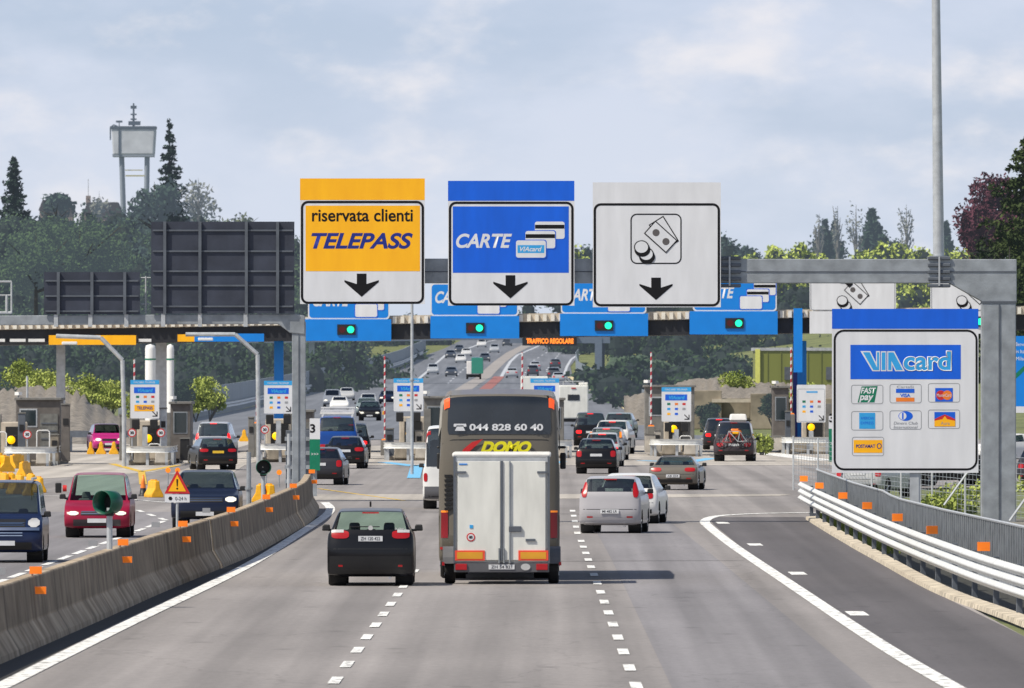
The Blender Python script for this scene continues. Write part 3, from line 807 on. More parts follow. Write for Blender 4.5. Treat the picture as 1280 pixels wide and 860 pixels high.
for px in (40, 150, 226, 285, 330, 364, 391):
    # find Y where the barrier top projects to px
    best = None
    for root, rp, off in bars:
        for k in range(400):
            Y = 30 + k*.2
            if not (rp[0].y+off.y <= Y <= rp[-1].y+off.y): continue
            p = on_path(root, rp, off, Y)+off; e = abs(VX+(p.x-.3)*F/Y-px)
            if best is None or e < best[0]: best = (e, Y, root, rp, off)
    e, Y, root, rp, off = best; p = on_path(root, rp, off, Y)
    r = MB().box((p.x-.24, p.y, 1.19), (.20, .03, .12)).build('reflector', 'reflector', root)
    MB().box((p.x-.30, p.y+.03, 1.02), (.03, .03, .36)).build('bracket', 'steel_light', r)
    MB().box((p.x-.17, p.y, .86), (.20, .03, .12)).build('reflector', 'reflector', root)
    if px < 300: MB().box((p.x-.82, p.y+.03, 1.17), (.18, .03, .11)).build('rear_reflector', 'sign_grey', root)
for i, Y in ((0, 71.75), (1, 90.75)):
    root, rp, off = bars[i]; p = on_path(root, rp, off, Y)
    MB().sweep([Vector((p.x, p.y-.05, 0)), Vector((p.x, p.y+.10, 0))], [(.012, 0), (-.005, .10), (-.19, .41), (-.262, 1.09), (-.29, 1.115), (-.47, 1.115)]).build('joint_plate', 'concrete_cap', root)
strip('gutter_shadow', 'asphalt_gutter_shadow', [(20, -9.3, -8.65), (40, -8.62, -8.0), (48.5, -8.37, -7.88), (57, -8.03, -7.65), (64, -7.8, -7.38), (72, -7.42, -7.12), (80, -7.13, -6.98), (97, -7.1, -6.95)], .005)  # strip coloured near black to carry the barrier's cast shadow

# ------------------------------------------------------------ right kerb, guardrail, fence
KP = [(8.9, 42), (8.1, 56.8), (7.64, 64), (7.54, 75), (7.5, 86), (7.53, 95)]
kp = smooth_pts([(x, y, 0) for x, y in KP], 10)
mat('gravel', (.19, .18, .155), .95, var=.35, scale=.8, bump=.5, detail=8)
mat('verge_dark', (.035, .035, .03), .9, var=.4, scale=5)
mat('concrete_broken', (.48, .42, .33), .9, var=.45, scale=2.5, bump=.6, bscale=12)
struct(MB().sweep(kp, [(0, 0), (.02, .09), (.32, .11), (.34, 0)], ).build('kerb', 'concrete_broken'))
struct(MB().sweep(kp, [(.34, .02), (1.5, .03)]).build('verge', 'verge_dark')); struct(MB().sweep(kp, [(1.5, .03), (30, .03)]).build('verge', 'gravel'))
tm = MB()
for i in range(1300):
    Y = R.uniform(77, 96); x = interp([(a[1], a[0]) for a in KP], Y)+.40+R.random()*.9
    Y *= S; h = R.uniform(.05, .22); a = R.uniform(0, 6.28); dx = math.cos(a)*.03; dy = math.sin(a)*.03
    tm.quad((x-dx, Y-dy, .03), (x+dx, Y+dy, .03), (x+dx*.3+R.uniform(-.05, .05), Y, h), (x-dx*.3, Y, h))
tag(tm.build('grass_tufts', 'grass_tuft'), 'thin grass tufts growing along the broken kerb under the guardrail', 'grass', kind='stuff')
mat('guardrail_white', (.66, .67, .66), .5, var=.15, scale=4, metal=.1)
RP = [(9.5, 42), (8.32, 57), (7.95, 65), (7.74, 75), (7.68, 86), (7.66, 95), (7.68, 99)]
rpth = smooth_pts([(x, y, 0) for x, y in RP], 8)
g = thing('guardrail', 'white triple wave guardrail along the right shoulder with orange reflectors', 'guardrail', (7.5, 75, 0)); go = Vector(g.location)
def wave(h0, h1, d=.05):
    n = 8; return [(-d*math.sin(math.pi*i/n)**2*(1) - .0, h0+(h1-h0)*i/n) for i in range(n+1)]
def rz_(Y): return .0 if Y > 76 else .0
for k in range(3):
    b = MB().sweep([p-go for p in rpth], wave(.40+k*.20, .585+k*.20, .08))
    b.build('rail', 'guardrail_white', g, smooth=True)
pm_ = MB()
Y = 44
while Y < 98:
    x = interp([(a[1], a[0]) for a in RP], Y); MB().box((x+.10-go.x, Y-go.y, .49), (.10, .12, .98)).build('post', 'steel_dark', g); Y += 2.25
for px in (1003, 1023, 1053, 1083, 1120, 1164, 1227):
    best = min(((abs(VX+interp([(a[1], a[0]) for a in RP], 44+.2*k)*F/(44+.2*k)-px), 44+.2*k) for k in range(270)))
    Y = best[1]; x = interp([(a[1], a[0]) for a in RP], Y)
    MB().box((x+.02-go.x, Y-go.y, 1.12), (.24, .03, .17), rz=R.uniform(-.2, .2)).build('reflector', 'reflector', g)
mat('fence_bar', (.22, .235, .25), .5, .5, var=.25)
FP = [(10.8, 42), (9.75, 52), (9.2, 62.4), (8.85, 72), (8.7, 81.5), (8.65, 92), (8.6, 104)]
fz = [(42, 1.5), (62.4, 1.4), (72, 1.3), (81.5, 1.2), (83, 1.28), (92, 1.2), (104, 1.2)]
STRETCH.append(g)
fg = thing('railing', 'grey steel picket railing running behind the white guardrail', 'railing', (8.7, 80, 0)); fo = Vector(fg.location)
top = [Vector((interp([(a[1], a[0]) for a in FP], y), y, interp(fz, y)))-fo for y in [42+2*i for i in range(32)]]
MB().tube(top, .035, 6).build('top_rail', 'steel_light', fg)
MB().tube([p - Vector((0,0,p.z*.88)) for p in top], .025, 5).build('bottom_rail', 'steel', fg)
pk = MB(); Y = 43.0
while Y < 104:
    x = interp([(a[1], a[0]) for a in FP], Y); z = interp(fz, Y); pk.box((x-fo.x, Y-fo.y, z*.50), (.03, .13, z*.98)); Y += .27
tag(pk.build('picket', 'fence_bar', fg), kind='stuff'); STRETCH.append(fg)
# ------------------------------------------------------------ main gantry with three lane signs
YG = 93.0; k = YG/F
g = thing('sign_gantry', 'galvanised cantilever sign gantry with square post on the right verge', 'gantry', (GX(1249, YG), YG+.12, 0)); gx = g.location.x
def gl(px, py): p = W(px, py, YG); return (p.x-gx, p.z)
a = gl(1228, 655); b = gl(1270, 378)
MB().box((0, 0, b[1]/2), (.98, .9, b[1])).build('post', 'steel', g, bevel=.03)
MB().box((0, -.47, b[1]/2), (.03, .03, b[1]-.1)).build('weld_seam', 'steel_dark', g)
MB().box((-.515, -.40, b[1]/2), (.04, .06, b[1]-.1)).build('edge_strip', 'steel_light', g)
# beam from the post to beyond the first sign
x0 = gl(530, 340)[0]; x1 = gl(1271, 325)[0]; zt = gl(1250, 324)[1]; zb_ = gl(1100, 354)[1]
MB().prism([(x0, zb_), (x0, zt+.02), (x1, zt), (x1, b[1]+.02), (x1-1.0, b[1]+.02), (gl(1187, 354)[0], zb_)], -.4, .4).build('beam', 'steel', g, bevel=.02)
MB().box(((x0+x1)/2, -.405, zt-.36), (x1-x0-.05, .03, .03)).build('seam', 'steel_dark', g)
MB().box((0, 0, b[1]+.01), (1.02, .95, .05)).build('collar', 'steel_dark', g)
for px in (912, 1174):
    jx = gl(px, 340)[0]; j = MB()
    for i in range(5): j.box((jx, 0, zb_-.07 + i*.20), (.66 if px > 900 else .5, .98, .10))
    jo = j.build('clamp', 'steel_dark', g, bevel=.02)
    MB().box((jx, -.52, (zt+zb_)/2), (.05, .04, zt-zb_+.15)).build('clamp_bolt', 'steel_light', jo)
# lighting mast standing on the beam
m0 = W(1174, 322, YG)
t = thing('lighting_mast', 'tall tapered grey lighting mast rising from the gantry beam', 'mast', (m0.x, YG+.12, m0.z))
MB().cyl((0,0,0), (-.14, 0, 13), .165, .09, n=14).build('shaft', 'steel_light', t, auto=True)
MB().cyl((0,0,-.02), (0, 0, .06), .26, n=14).build('base_flange', 'steel', t)

def lane_arrow(s, cx, y0, y1, m='sign_black'):
    h = y1-y0; w = h*.74
    s.pg([(cx-6, y0), (cx+6, y0), (cx+6, y0+h*.45), (cx+w, y0+h*.28), (cx+w, y0+h*.36), (cx, y1), (cx-w, y0+h*.36), (cx-w, y0+h*.28), (cx-6, y0+h*.45)], m, 'arrow', .006)
def cards(s, x, y, sc=1.0, d=.007, logo=True):
    for i, (dx, dy) in enumerate(((24, 0), (12, 12), (0, 24))):
        X0, Y0 = x+dx*sc, y+dy*sc
        s.flat(X0-1.0, Y0-1.0, X0+38*sc+1.0, Y0+22*sc+1.0, 'sign_blue', 'card_edge', d+i*.006-.002, 3*sc)
        c = s.flat(X0, Y0, X0+38*sc, Y0+22*sc, 'sign_white', 'bank_card', d+i*.006, 3*sc)
        if i < 2: s.flat(X0+.3*sc, Y0+4*sc, X0+37.7*sc, Y0+9*sc, 'sign_black', 'magnetic_stripe', d+i*.006+.002)
        elif logo:
            s.flat(X0+2*sc, Y0+6*sc, X0+36*sc, Y0+16*sc, 'sign_cyan', 'card_band', d+i*.006+.002)
            s.txt('VIAcard', 'sign_white', X0+5*sc, Y0+8*sc, X0+33*sc, Y0+14*sc, d+i*.006+.004, shear=.3, offset=.02)
def cash(s, cx, cy, sc, d=.007, sleeve=False):
    """two tilted banknotes and two coins, centred at pixel (cx,cy)"""
    def note(ox, oy, ang, fill, dd):
        ca, sa = math.cos(ang), math.sin(ang); w, h = 19*sc, 11*sc
        def q(u, v): return (ox + u*ca - v*sa, oy + u*sa + v*ca)
        s.pg([q(-w, -h), (q(w, -h)), q(w, h), q(-w, h)], 'sign_black', 'note_edge', dd)
        e = 1.4*sc; s.pg([q(-w+e, -h+e), q(w-e, -h+e), q(w-e, h-e), q(-w+e, h-e)], 'sign_white', 'note', dd+.002)
        return q
    q = note(cx+10*sc, cy-9*sc, rad(58), True, d)
    q = note(cx+6*sc, cy-4*sc, rad(42), True, d+.005)
    for u in (-8*sc, 9*sc):
        p = q(u, 0); s.disc(p[0], p[1], 4.6*sc, 'banknote_grey', 'note_spot', d+.009)
    for ci, (ox, oy) in enumerate(((-12, 19), (-18, 10))):
        X0, Y0 = cx+ox*sc, cy+oy*sc; d += ci*.006
        s.disc(X0+.6*sc, Y0+2.6*sc, 8.8*sc, 'sign_black', 'coin_edge', d+.010, sx=1.15); s.disc(X0-.5*sc, Y0-1.0*sc, 8.6*sc, 'sign_black', 'coin_edge', d+.011, sx=1.12)
        s.disc(X0-.5*sc, Y0-1.0*sc, 7.4*sc, 'sign_white', 'coin', d+.012, sx=1.12)
# sign 1
s = Board('lane_sign', 'tall yellow topped lane sign reading TELEPASS with black down arrow', 'road sign', 453, 301, YG-.10)
s.panel(375, 223, 531, 380, 'sign_white'); s.flat(375, 223, 531, 250, 'sign_yellow', 'header', .003)
s.border(376, 251, 530, 380, 3, 9); s.flat(382, 257, 525, 339, 'sign_yellow', 'field', .003)
s.txt('riservata clienti', 'sign_black', 390, 261, 516, 277, offset=.018)
s.txt('TELEPASS', 'sign_navy', 389, 291, 516, 311, shear=.28, offset=.03)
lane_arrow(s, 452, 342, 371)
# sign 2
s = Board('lane_sign', 'tall blue topped lane sign reading CARTE with three bank cards', 'road sign', 639, 304, YG-.10)
s.panel(560, 226, 718, 382, 'sign_white'); s.flat(560, 226, 718, 251, 'sign_blue', 'header', .003)
s.border(561, 252, 717, 382, 3, 9); s.flat(566, 258, 711, 341, 'sign_blue', 'field', .003)
s.txt('CARTE', 'sign_white', 570, 292, 640, 310, shear=.28, offset=.03)
cards(s, 645, 277, .98)
lane_arrow(s, 638, 344, 373)
# sign 3
s = Board('lane_sign', 'tall all white lane sign with banknotes and coins symbol', 'road sign', 820, 306, YG-.10)
s.panel(741, 228, 901, 384, 'sign_white'); s.border(742, 254, 900, 383, 3, 9)
s.border(788, 267, 852, 330, 1.6, 8)
cash(s, 820, 300, .98)
lane_arrow(s, 820, 347, 375)
for cx in (453, 639, 820):   # hangers behind the signs
    for dx in (-50, 50):
        p = W(cx+dx, 300, YG); MB().box((p.x-gx, -.60, p.z), (.10, .36, 3.2)).build('hanger', 'steel_light', g)
MB().box(((gl(378, 340)[0]+x0)/2, 0, zt-.42), (x0-gl(378, 340)[0], .6, .5)).build('beam_end', 'steel', g)

# ------------------------------------------------------------ payment sign beside the shoulder
YV = 85.0
s = Board('payment_sign', 'big white information sign with blue VIAcard panel and payment card logos', 'road sign', 1131, 487, YV)
s.panel(1040, 386, 1223, 591, 'sign_white'); s.flat(1040, 386, 1223, 411, 'sign_blue', 'header', .003)
s.border(1042, 412, 1222, 588, 2.6, 13)
s.flat(1063, 431, 1201, 474, 'sign_blue', 'field', .003)
s.pg([(1075.5, 438.8), (1088, 438.8), (1095, 453), (1095, 438.8), (1100, 438.8), (1100, 464), (1090.5, 464)], 'sign_white', 'letter_v', .006)
s.pg([(1078.6, 440.3), (1087, 440.3), (1096.3, 459.5), (1096.3, 440.3), (1098.8, 440.3), (1098.8, 462.6), (1091.6, 462.6)], 'sign_cyan', 'letter_v', .008)
s.flat(1101, 439, 1108, 464, 'sign_white', 'letter_i', .006); s.flat(1102.2, 440.5, 1106.8, 462.5, 'sign_cyan', 'letter_i', .008)
s.pg([(1109, 439), (1118, 439), (1131, 464), (1119, 464), (1115.5, 456), (1115.5, 464), (1109, 464)], 'sign_white', 'letter_a', .006)
s.pg([(1110.3, 440.5), (1117, 440.5), (1128.5, 462.5), (1120, 462.5), (1114.2, 451), (1114.2, 462.5), (1110.3, 462.5)], 'sign_cyan', 'letter_a', .008)
s.txt('card', 'sign_cyan', 1129.5, 439.0, 1189, 463.4, .008, offset=.045)
s.txt('card', 'sign_white', 1128.6, 438.2, 1190, 464.2, .009, offset=.045, outline=.022)
for i, (cx, cy) in enumerate(((1084, 493), (1132, 492), (1180, 491), (1084, 526), (1132, 525), (1180, 524), (1085, 558))):
    s.border(cx-20, cy-12, cx+20, cy+12, .8, 3, 'sign_grey', .003)
s.pg([(1077, 483), (1097, 482.5), (1093, 503), (1072, 503)], 'sign_green', 'logo', .004)
s.txt('FAST', 'sign_white', 1076, 484.5, 1095, 492, .006, shear=.2, offset=.03); s.txt('pay', 'sign_white', 1074, 494, 1092, 503, .006, shear=.2, offset=.03)
s.flat(1120, 486, 1143, 491, 'sign_blue', 'logo', .004); s.flat(1120, 497, 1143, 502, 'sign_orange', 'logo', .004); s.txt('VISA', 'sign_blue', 1125, 492, 1138, 496.4, .005, offset=.03)
s.txt('CartaSi', 'sign_grey', 1121, 482, 1142, 485, .005)
s.flat(1169, 485, 1191, 502, 'sign_blue', 'logo', .004); s.disc(1176, 494, 6, 'sign_red', 'logo_disc', .006); s.disc(1184, 494, 6, 'sign_orange', 'logo_disc', .007); s.txt('MasterCard', 'sign_white', 1171, 492, 1189, 496, .009)
s.flat(1074, 516, 1094, 536, 'sign_cyan', 'logo', .004); s.txt('AMERICAN', 'sign_blue', 1076, 521, 1092, 524.5, .006); s.txt('EXPRESS', 'sign_blue', 1076, 527, 1092, 530.5, .006)
s.disc(1132, 520, 6, 'sign_blue', 'logo_disc', .004, sx=1.5); s.disc(1128.5, 520, 4.6, 'sign_white', 'logo_disc', .006); s.flat(1127.5, 516, 1129.5, 524, 'sign_blue', 'logo_bar', .007)
s.txt('Diners Club', 'sign_grey', 1117, 527, 1147, 530.6, .005, shear=.2); s.txt('International', 'sign_grey', 1117, 532, 1147, 535.6, .005, shear=.2)
s.flat(1168, 515, 1194, 533, 'sign_blue', 'logo', .004)
s.pg([(1168, 524), (1174, 521), (1181, 518), (1188, 521), (1194, 524), (1194, 533), (1168, 533)], 'sign_red', 'logo_band', .006)
s.pg([(1168, 526), (1178, 524), (1181, 520), (1184, 524), (1194, 526), (1194, 533), (1168, 533)], 'sign_yellow', 'logo_sun', .008)
s.txt('Aura', 'sign_grey', 1176, 527, 1187, 531, .010)
s.flat(1067, 550, 1103, 566, 'sign_yellow', 'logo', .004); s.txt('POSTAMAT', 'sign_navy', 1070, 555.5, 1094, 560, .006, offset=.03); s.border(1096, 554, 1102, 561, 1, 3, 'sign_navy', .006)
for px in (1143, 1082):
    MB().box((s.X(px), .14, -(s.Z(386))*0 - 2.2 + (HC-(487-VY)*YV/F)*0), (.24, .18, 4.4)).build('post', 'steel_light', s.o) if px == 1143 else None
zc = W(0, 487, YV).z
MB().box((s.X(1145), .16, (-zc+1.9)/2), (.26, .18, zc+1.9)).build('post', 'steel_light', s.o)
for pz in (410, 470, 540): MB().box((0, .09, s.Z(pz)), (3.6, .05, .08)).build('rib', 'steel_light', s.o)

# ------------------------------------------------------------ left gantry seen from behind
YL = 108.0
g = thing('sign_gantry', 'grey gantry over the opposite carriageway carrying dark sign backs', 'gantry', (GX(373.5, YL), YL+.06, 0)); gx = g.location.x
def gl(px, py): p = W(px, py, YL); return (p.x-gx, p.z)
MB().box((0, 0, gl(0, 402)[1]/2), (.46, .42, gl(0, 402)[1])).build('post', 'steel', g, bevel=.02)
MB().box((0, -.22, gl(0, 402)[1]/2), (.03, .03, gl(0, 402)[1]-.2)).build('weld_seam', 'steel_dark', g)
xa = gl(-60, 0)[0]; xb = gl(381, 0)[0]; z0 = gl(0, 405)[1]; z1 = gl(0, 393)[1]
MB().prism([(xa, z0-.05), (xa, z1-.05), (xb-.3, z1+.02), (xb, z1-.05), (xb, z0-.35), (xb-.5, z0-.30), (xb-.9, z0)], -.25, .25).build('beam', 'steel', g, bevel=.02)
for px in (70, 113, 158, 204, 250, 307): MB().box((gl(px, 0)[0], -.31, (z0+z1)/2-.02), (.14, .06, z1-z0+.14)).build('bracket', 'steel_light', g)
def back_board(px0, py0, px1, py1, verts, hors, lab):
    s = Board('reversed_sign', lab, 'sign back', (px0+px1)/2, (py0+py1)/2, YL-.03)
    s.panel(px0, py0, px1, py1, 'board_back', 'panel', .05)
    for v in verts: MB().box((s.X(v), -.07, s.Z((py0+py1)/2)), (.10, .10, (py1-py0)*s.k)).build('upright', 'steel_dark', s.o)
    for h in hors: MB().box((s.X((px0+px1)/2), -.03, s.Z(h)), ((px1-px0)*s.k-.1, .05, .055)).build('rib', 'steel_dark', s.o)
back_board(189, 277, 368, 392, (206, 250, 308, 347), (288, 314, 339, 357, 383), 'large dark sign back with four uprights above the left gantry beam')
back_board(55, 340, 175, 393, (73, 115, 156), (351, 370, 389), 'small low dark sign back with three uprights above the left gantry beam')
t = MB(); kk = YL/F
def pl_(px, py, y=0): p = W(px, py, YL); return (p.x-gx, y, p.z)
MB().tube([pl_(-20, 352), pl_(14, 352), pl_(14, 392)], .035, 6).tube([pl_(-20, 369), pl_(14, 369)], .025, 6).tube([pl_(8, 369), pl_(8, 391)], .05, 6).tube([pl_(-20, 391), pl_(14, 391)], .05, 6).build('walkway_rail', 'steel_light', g)
MB().tube([pl_(182, 345), pl_(182, 392)], .03, 6).tube([pl_(176, 347), pl_(188, 347)], .02, 5).tube([pl_(176, 380), pl_(188, 380)], .02, 5).build('aerial', 'steel_light', g)

# ------------------------------------------------------------ toll canopy
YC = 170.0
cn = thing('toll_canopy', 'long dark toll station canopy with ribbed white roof edge', 'toll canopy', (0, YC, 0))
kc = YC/F; sl_ = -.0150
def cz(px, py0, ):   # fascia height at a pixel column
    return HC - (py0 + sl_*(px-690) - VY)*kc
def cbeam(p0, p1, y0, y1, d0, d1, m, name, bev=0):
    xa, xb = GX(p0, YC), GX(p1, YC)
    return MB().prism([(xa, cz(p0, y1)), (xa, cz(p0, y0)), (xb, cz(p1, y0)), (xb, cz(p1, y1))], d0, d1).build(name, m, cn, bevel=bev)
cbeam(-80, 1420, 402, 421, 0, 14, 'fascia_dark', 'fascia')
cbeam(-80, 1420, 391.5, 402, -.15, 14, 'booth_cream', 'roof_edge')
mat('roof_rib', (.72, .68, .60), .7)
rb = MB(); x = GX(-80, YC)
while x < GX(1420, YC):
    px = VX + x/kc; rb.box((x, -.22, cz(px, 397)), (.20, .12, .36)); x += .42
tag(rb.build('roof_rib', 'roof_rib', cn), kind='stuff')
for (p0, p1) in ((-8, 7), (12, 33), (35, 57), (173, 190)):
    MB().box((GX((p0+p1)/2, YC), -.3, cz(40, 418)+(.1)), ((p1-p0)*kc*.93, .2, .16)).build('lamp_strip', 'white_paint', cn)
def column(px, w, m, py_top=420, lab=''):
    X = GX(px, YC+3); MB().box((X, 3, (HC+1.4)/2), (w*kc, .5, HC+1.5)).build('column', m, cn, bevel=.03)
column(84, 11, 'steel_light'); column(208, 14, 'steel_light'); column(353, 12, 'sign_blue_light'); column(998, 12, 'sign_blue_light'); column(990, 6, 'sign_navy')
MB().box((GX(998, YC-.4), -.4, cz(998, 430)), (11*kc, .3, 3.4)).build('column_cladding', 'sign_blue_light', cn)
# canopy signs
YS_ = YC-.12
def signal(s, px, py, w=23, h=13, lit='green'):
    s.panel(px-w/2, py-h/2, px+w/2, py+h/2, 'black_plastic', 'signal_box', .10, y=-.12)
    s.disc(px-w*.23, py, 4.2, 'red_off', 'red_lens', .125, 14)
    s.disc(px+w*.23, py, 4.4, 'green_light' if lit else 'red_off', 'green_lens', .125, 14)
pos = ['leftmost', 'second from left', 'third from left', 'rightmost']
bx = [(381, 489, 376, 399, 399, 426, 385, 487), (538, 649, 358, 395, 395, 423, 538, 648), (700, 810, 357, 392, 392, 420, 701, 808), (862, 972, 353, 389, 389, 418, 866, 971)]
labs = ['blue CARTE lane sign half hidden below the yellow TELEPASS sign', 'blue CARTE lane sign on canopy hidden below the big CARTE sign', 'blue CARTE lane sign on canopy between the big CARTE and cash signs', 'blue CARTE lane sign on canopy right of the white cash sign']
for i, (a0, a1, u0, u1, l0, l1, x0, x1) in enumerate(bx):
    s = Board('canopy_sign', labs[i], 'lane sign', (a0+a1)/2, l0, YS_)
    u0 = l0-41
    s.panel(x0, u0, x1, u1, 'sign_white', 'panel', .08, 4); s.flat(x0+1.6, u0+1.6, x1-1.6, u1-1.6, 'sign_blue_light', 'field', .004, 4)
    s.txt('CARTE', 'sign_white', x0+6, u0+10, x0+52, u0+25, .007, shear=.28, offset=.03)
    cards(s, x0+59, u0+5, .72, .008, logo=False)
    s.panel(a0, l0, a1, l1, 'sign_blue_light', 'lower_panel', .3, y=-.05)
    signal(s, (433, 594, 755, 918)[i], (412, 410, 407, 404)[i])
s = Board('canopy_sign', 'narrow yellow lane sign strip under the left gantry beam', 'lane sign', 115, 424, YS_); s.panel(61, 419, 170, 431, 'sign_yellow', 'panel', .1, y=-.05)
s = Board('canopy_sign', 'narrow blue lane sign strip with yellow left end', 'lane sign', 276, 422, YS_); s.panel(243, 417, 330, 427, 'sign_blue_light', 'panel', .1, y=-.05); s.panel(222, 418, 243, 427, 'sign_yellow', 'end_panel', .1, y=-.05)
for i, (x0, x1, lab) in enumerate(((1012, 1120, 'white cash lane sign on canopy above the payment sign'), (1163, 1264, 'white cash lane sign on canopy beside the gantry post'))):
    s = Board('canopy_sign', lab, 'lane sign', (x0+x1)/2, 388, YS_)
    s.panel(x0, 349, x1, 388, 'sign_white', 'panel', .08, 4); s.border(x0+1, 350, x1-1, 388, 1, 4, 'sign_grey')
    cash(s, (x0+x1)/2+2 - (2 if i == 0 else 0), 369, .72)
    s.panel(x0, 389, x1, 417, 'sign_white', 'lower_panel', .3, y=-.05); signal(s, x0+57, 402)
    if i == 0: s.pg([(x0+38, 350), (x0+54, 350), (x0+54, 356), (x0+50, 360), (x0+44, 354), (x0+38, 354)], 'sign_black', 'sleeve', .022)

# far information gantry and the overbridge on the left
mat('far_steel', (.10, .13, .18), .7, haze=.12); mat('far_dark', (.02, .03, .05), .8, haze=.10); mat('far_concrete', (.30, .34, .38), .9, haze=.15)
YF = 380.0; kf = YF/F
fg2 = thing('information_gantry', 'distant overhead gantry with lit orange message board', 'gantry', (GX(700, YF), YF, terr(0, YF))); z0 = fg2.location.z; fx = fg2.location.x
def ff(px, py): p = W(px, py, YF); return (p.x-fx, p.z-z0)
a = ff(700, 425)
MB().box((a[0], 0, a[1]), (125*kf, .6, 8*kf)).build('beam', 'far_steel', fg2)
MB().box((ff(687, 0)[0], -.6, ff(0, 425)[1]), (68*kf, .4, 14*kf)).build('message_board', 'fascia_dark', fg2)
t_ = text('TRAFFICO REGOLARE', 'led_orange', fg2, (ff(658, 0)[0], ff(0, 429.5)[1], ff(717, 0)[0], ff(0, 423)[1]), y=-.82, offset=.04)
MB().box((ff(748, 0)[0], 0, ff(0, 422)[1]/2), (9*kf, .8, ff(0, 422)[1])).build('post', 'far_steel', fg2)
MB().box((ff(754, 0)[0], .6, ff(0, 424)[1]/2), (4*kf, .8, ff(0, 424)[1])).build('post', 'far_dark', fg2)
YB = 420.0
br = thing('overbridge', 'distant grey road bridge on slim piers beyond the toll station', 'bridge', (GX(500, YB), YB, 3)); bz = 3; bx_ = br.location.x
def ff(px, py): p = W(px, py, YB); return (p.x-bx_, p.z-bz)
a = ff(300, 429); b = ff(655, 424)
MB().prism([(a[0], a[1]), (a[0], a[1]+.5), (b[0], b[1]+.5), (b[0], b[1])], 0, 7).build('deck', 'far_steel', br)
MB().prism([(a[0], a[1]+.8), (a[0], a[1]+1.0), (b[0], b[1]+1.0), (b[0], b[1]+.8)], 0, .2).build('parapet', 'far_concrete', br)
for px in (389, 427): MB().box((ff(px, 0)[0], 3, ff(0, 430)[1]/2), (7*YB/F, .8, ff(0, 430)[1]+1)).build('pier', 'far_concrete', br)
# ------------------------------------------------------------ toll islands
def stripe_mat():
    m = mat('striped', (.7, .7, .68), .5)
    nt = m.node_tree; N = nt.nodes; L = nt.links; b = N['Principled BSDF']
    tc = [n for n in N if n.type == 'TEX_COORD'][0]
    w = N.new('ShaderNodeTexWave'); w.inputs['Scale'].default_value = 1.0; w.bands_direction = 'Z'; w.inputs['Distortion'].default_value = 0
    mp = N.new('ShaderNodeMapping'); mp.inputs['Rotation'].default_value = (0, rad(35), 0); L.new(tc.outputs['Object'], mp.inputs[0]); L.new(mp.outputs[0], w.inputs[0])
    g = N.new('ShaderNodeMath'); g.operation = 'GREATER_THAN'; g.inputs[1].default_value = .5; L.new(w.outputs['Fac'], g.inputs[0])
    x = N.new('ShaderNodeMix'); x.data_type = 'RGBA'; x.inputs[6].default_value = (.68, .66, .66, 1); x.inputs[7].default_value = (.42, .03, .05, 1)
    L.new(g.outputs[0], x.inputs[0]); L.new(x.outputs[2], b.inputs['Base Color'])
stripe_mat()
mat('booth_glass', (.02, .03, .035), .08, coat=.8)
mat('chequer_plate', (.16, .16, .15), .6, .2, var=.3, scale=5)
ISL = [ # px, front py, place words, sign (x0,y0,x1,y1,kind), amber(px,py), stripe(px,y0,y1), booth (x0,y0,x1,y1,mat), limits
 (35, 583, 'leftmost toll island', None, (14, 550), None, (20, 500, 75, 562, 'booth_brown'), [(34, 543)], 66),
 (184, 582, 'toll island with the telepass card sign', (163, 475, 199, 523, 't'), (185, 548), (168, 449, 478), (213, 505, 238, 562, 'booth_brown'), [(165, 541), (201, 541)], 66),
 (350, 578, 'toll island beside the left gantry post', (330, 476, 366, 517, 'c'), (345, 545), (321, 440, 524), (355, 515, 391, 562, 'booth_brown'), [(331, 537)], 62),
 (510, 576, 'toll island left of the coach', (492, 473, 529, 514, 'c'), (512, 542), (481, 445, 545), (530, 498, 556, 562, 'booth_grey'), [], 66),
 (684, 573, 'toll island right of the coach roof', (663, 473, 699, 513, 'c'), (672, 540), (653, 440, 500), (680, 500, 705, 560, 'booth_grey'), [], 66),
 (846, 571, 'toll island behind the grey roadster', (827, 484, 864, 527, 'c'), (842, 536), (814, 440, 528), (806, 484, 868, 556, 'booth_grey'), [], 70),
 (1010, 568, 'rightmost toll island beside the payment sign', (996, 481, 1032, 528, 'w'), (1014, 534), (989, 434, 513), (966, 485, 986, 556, 'booth_brown'), [], 66),
]
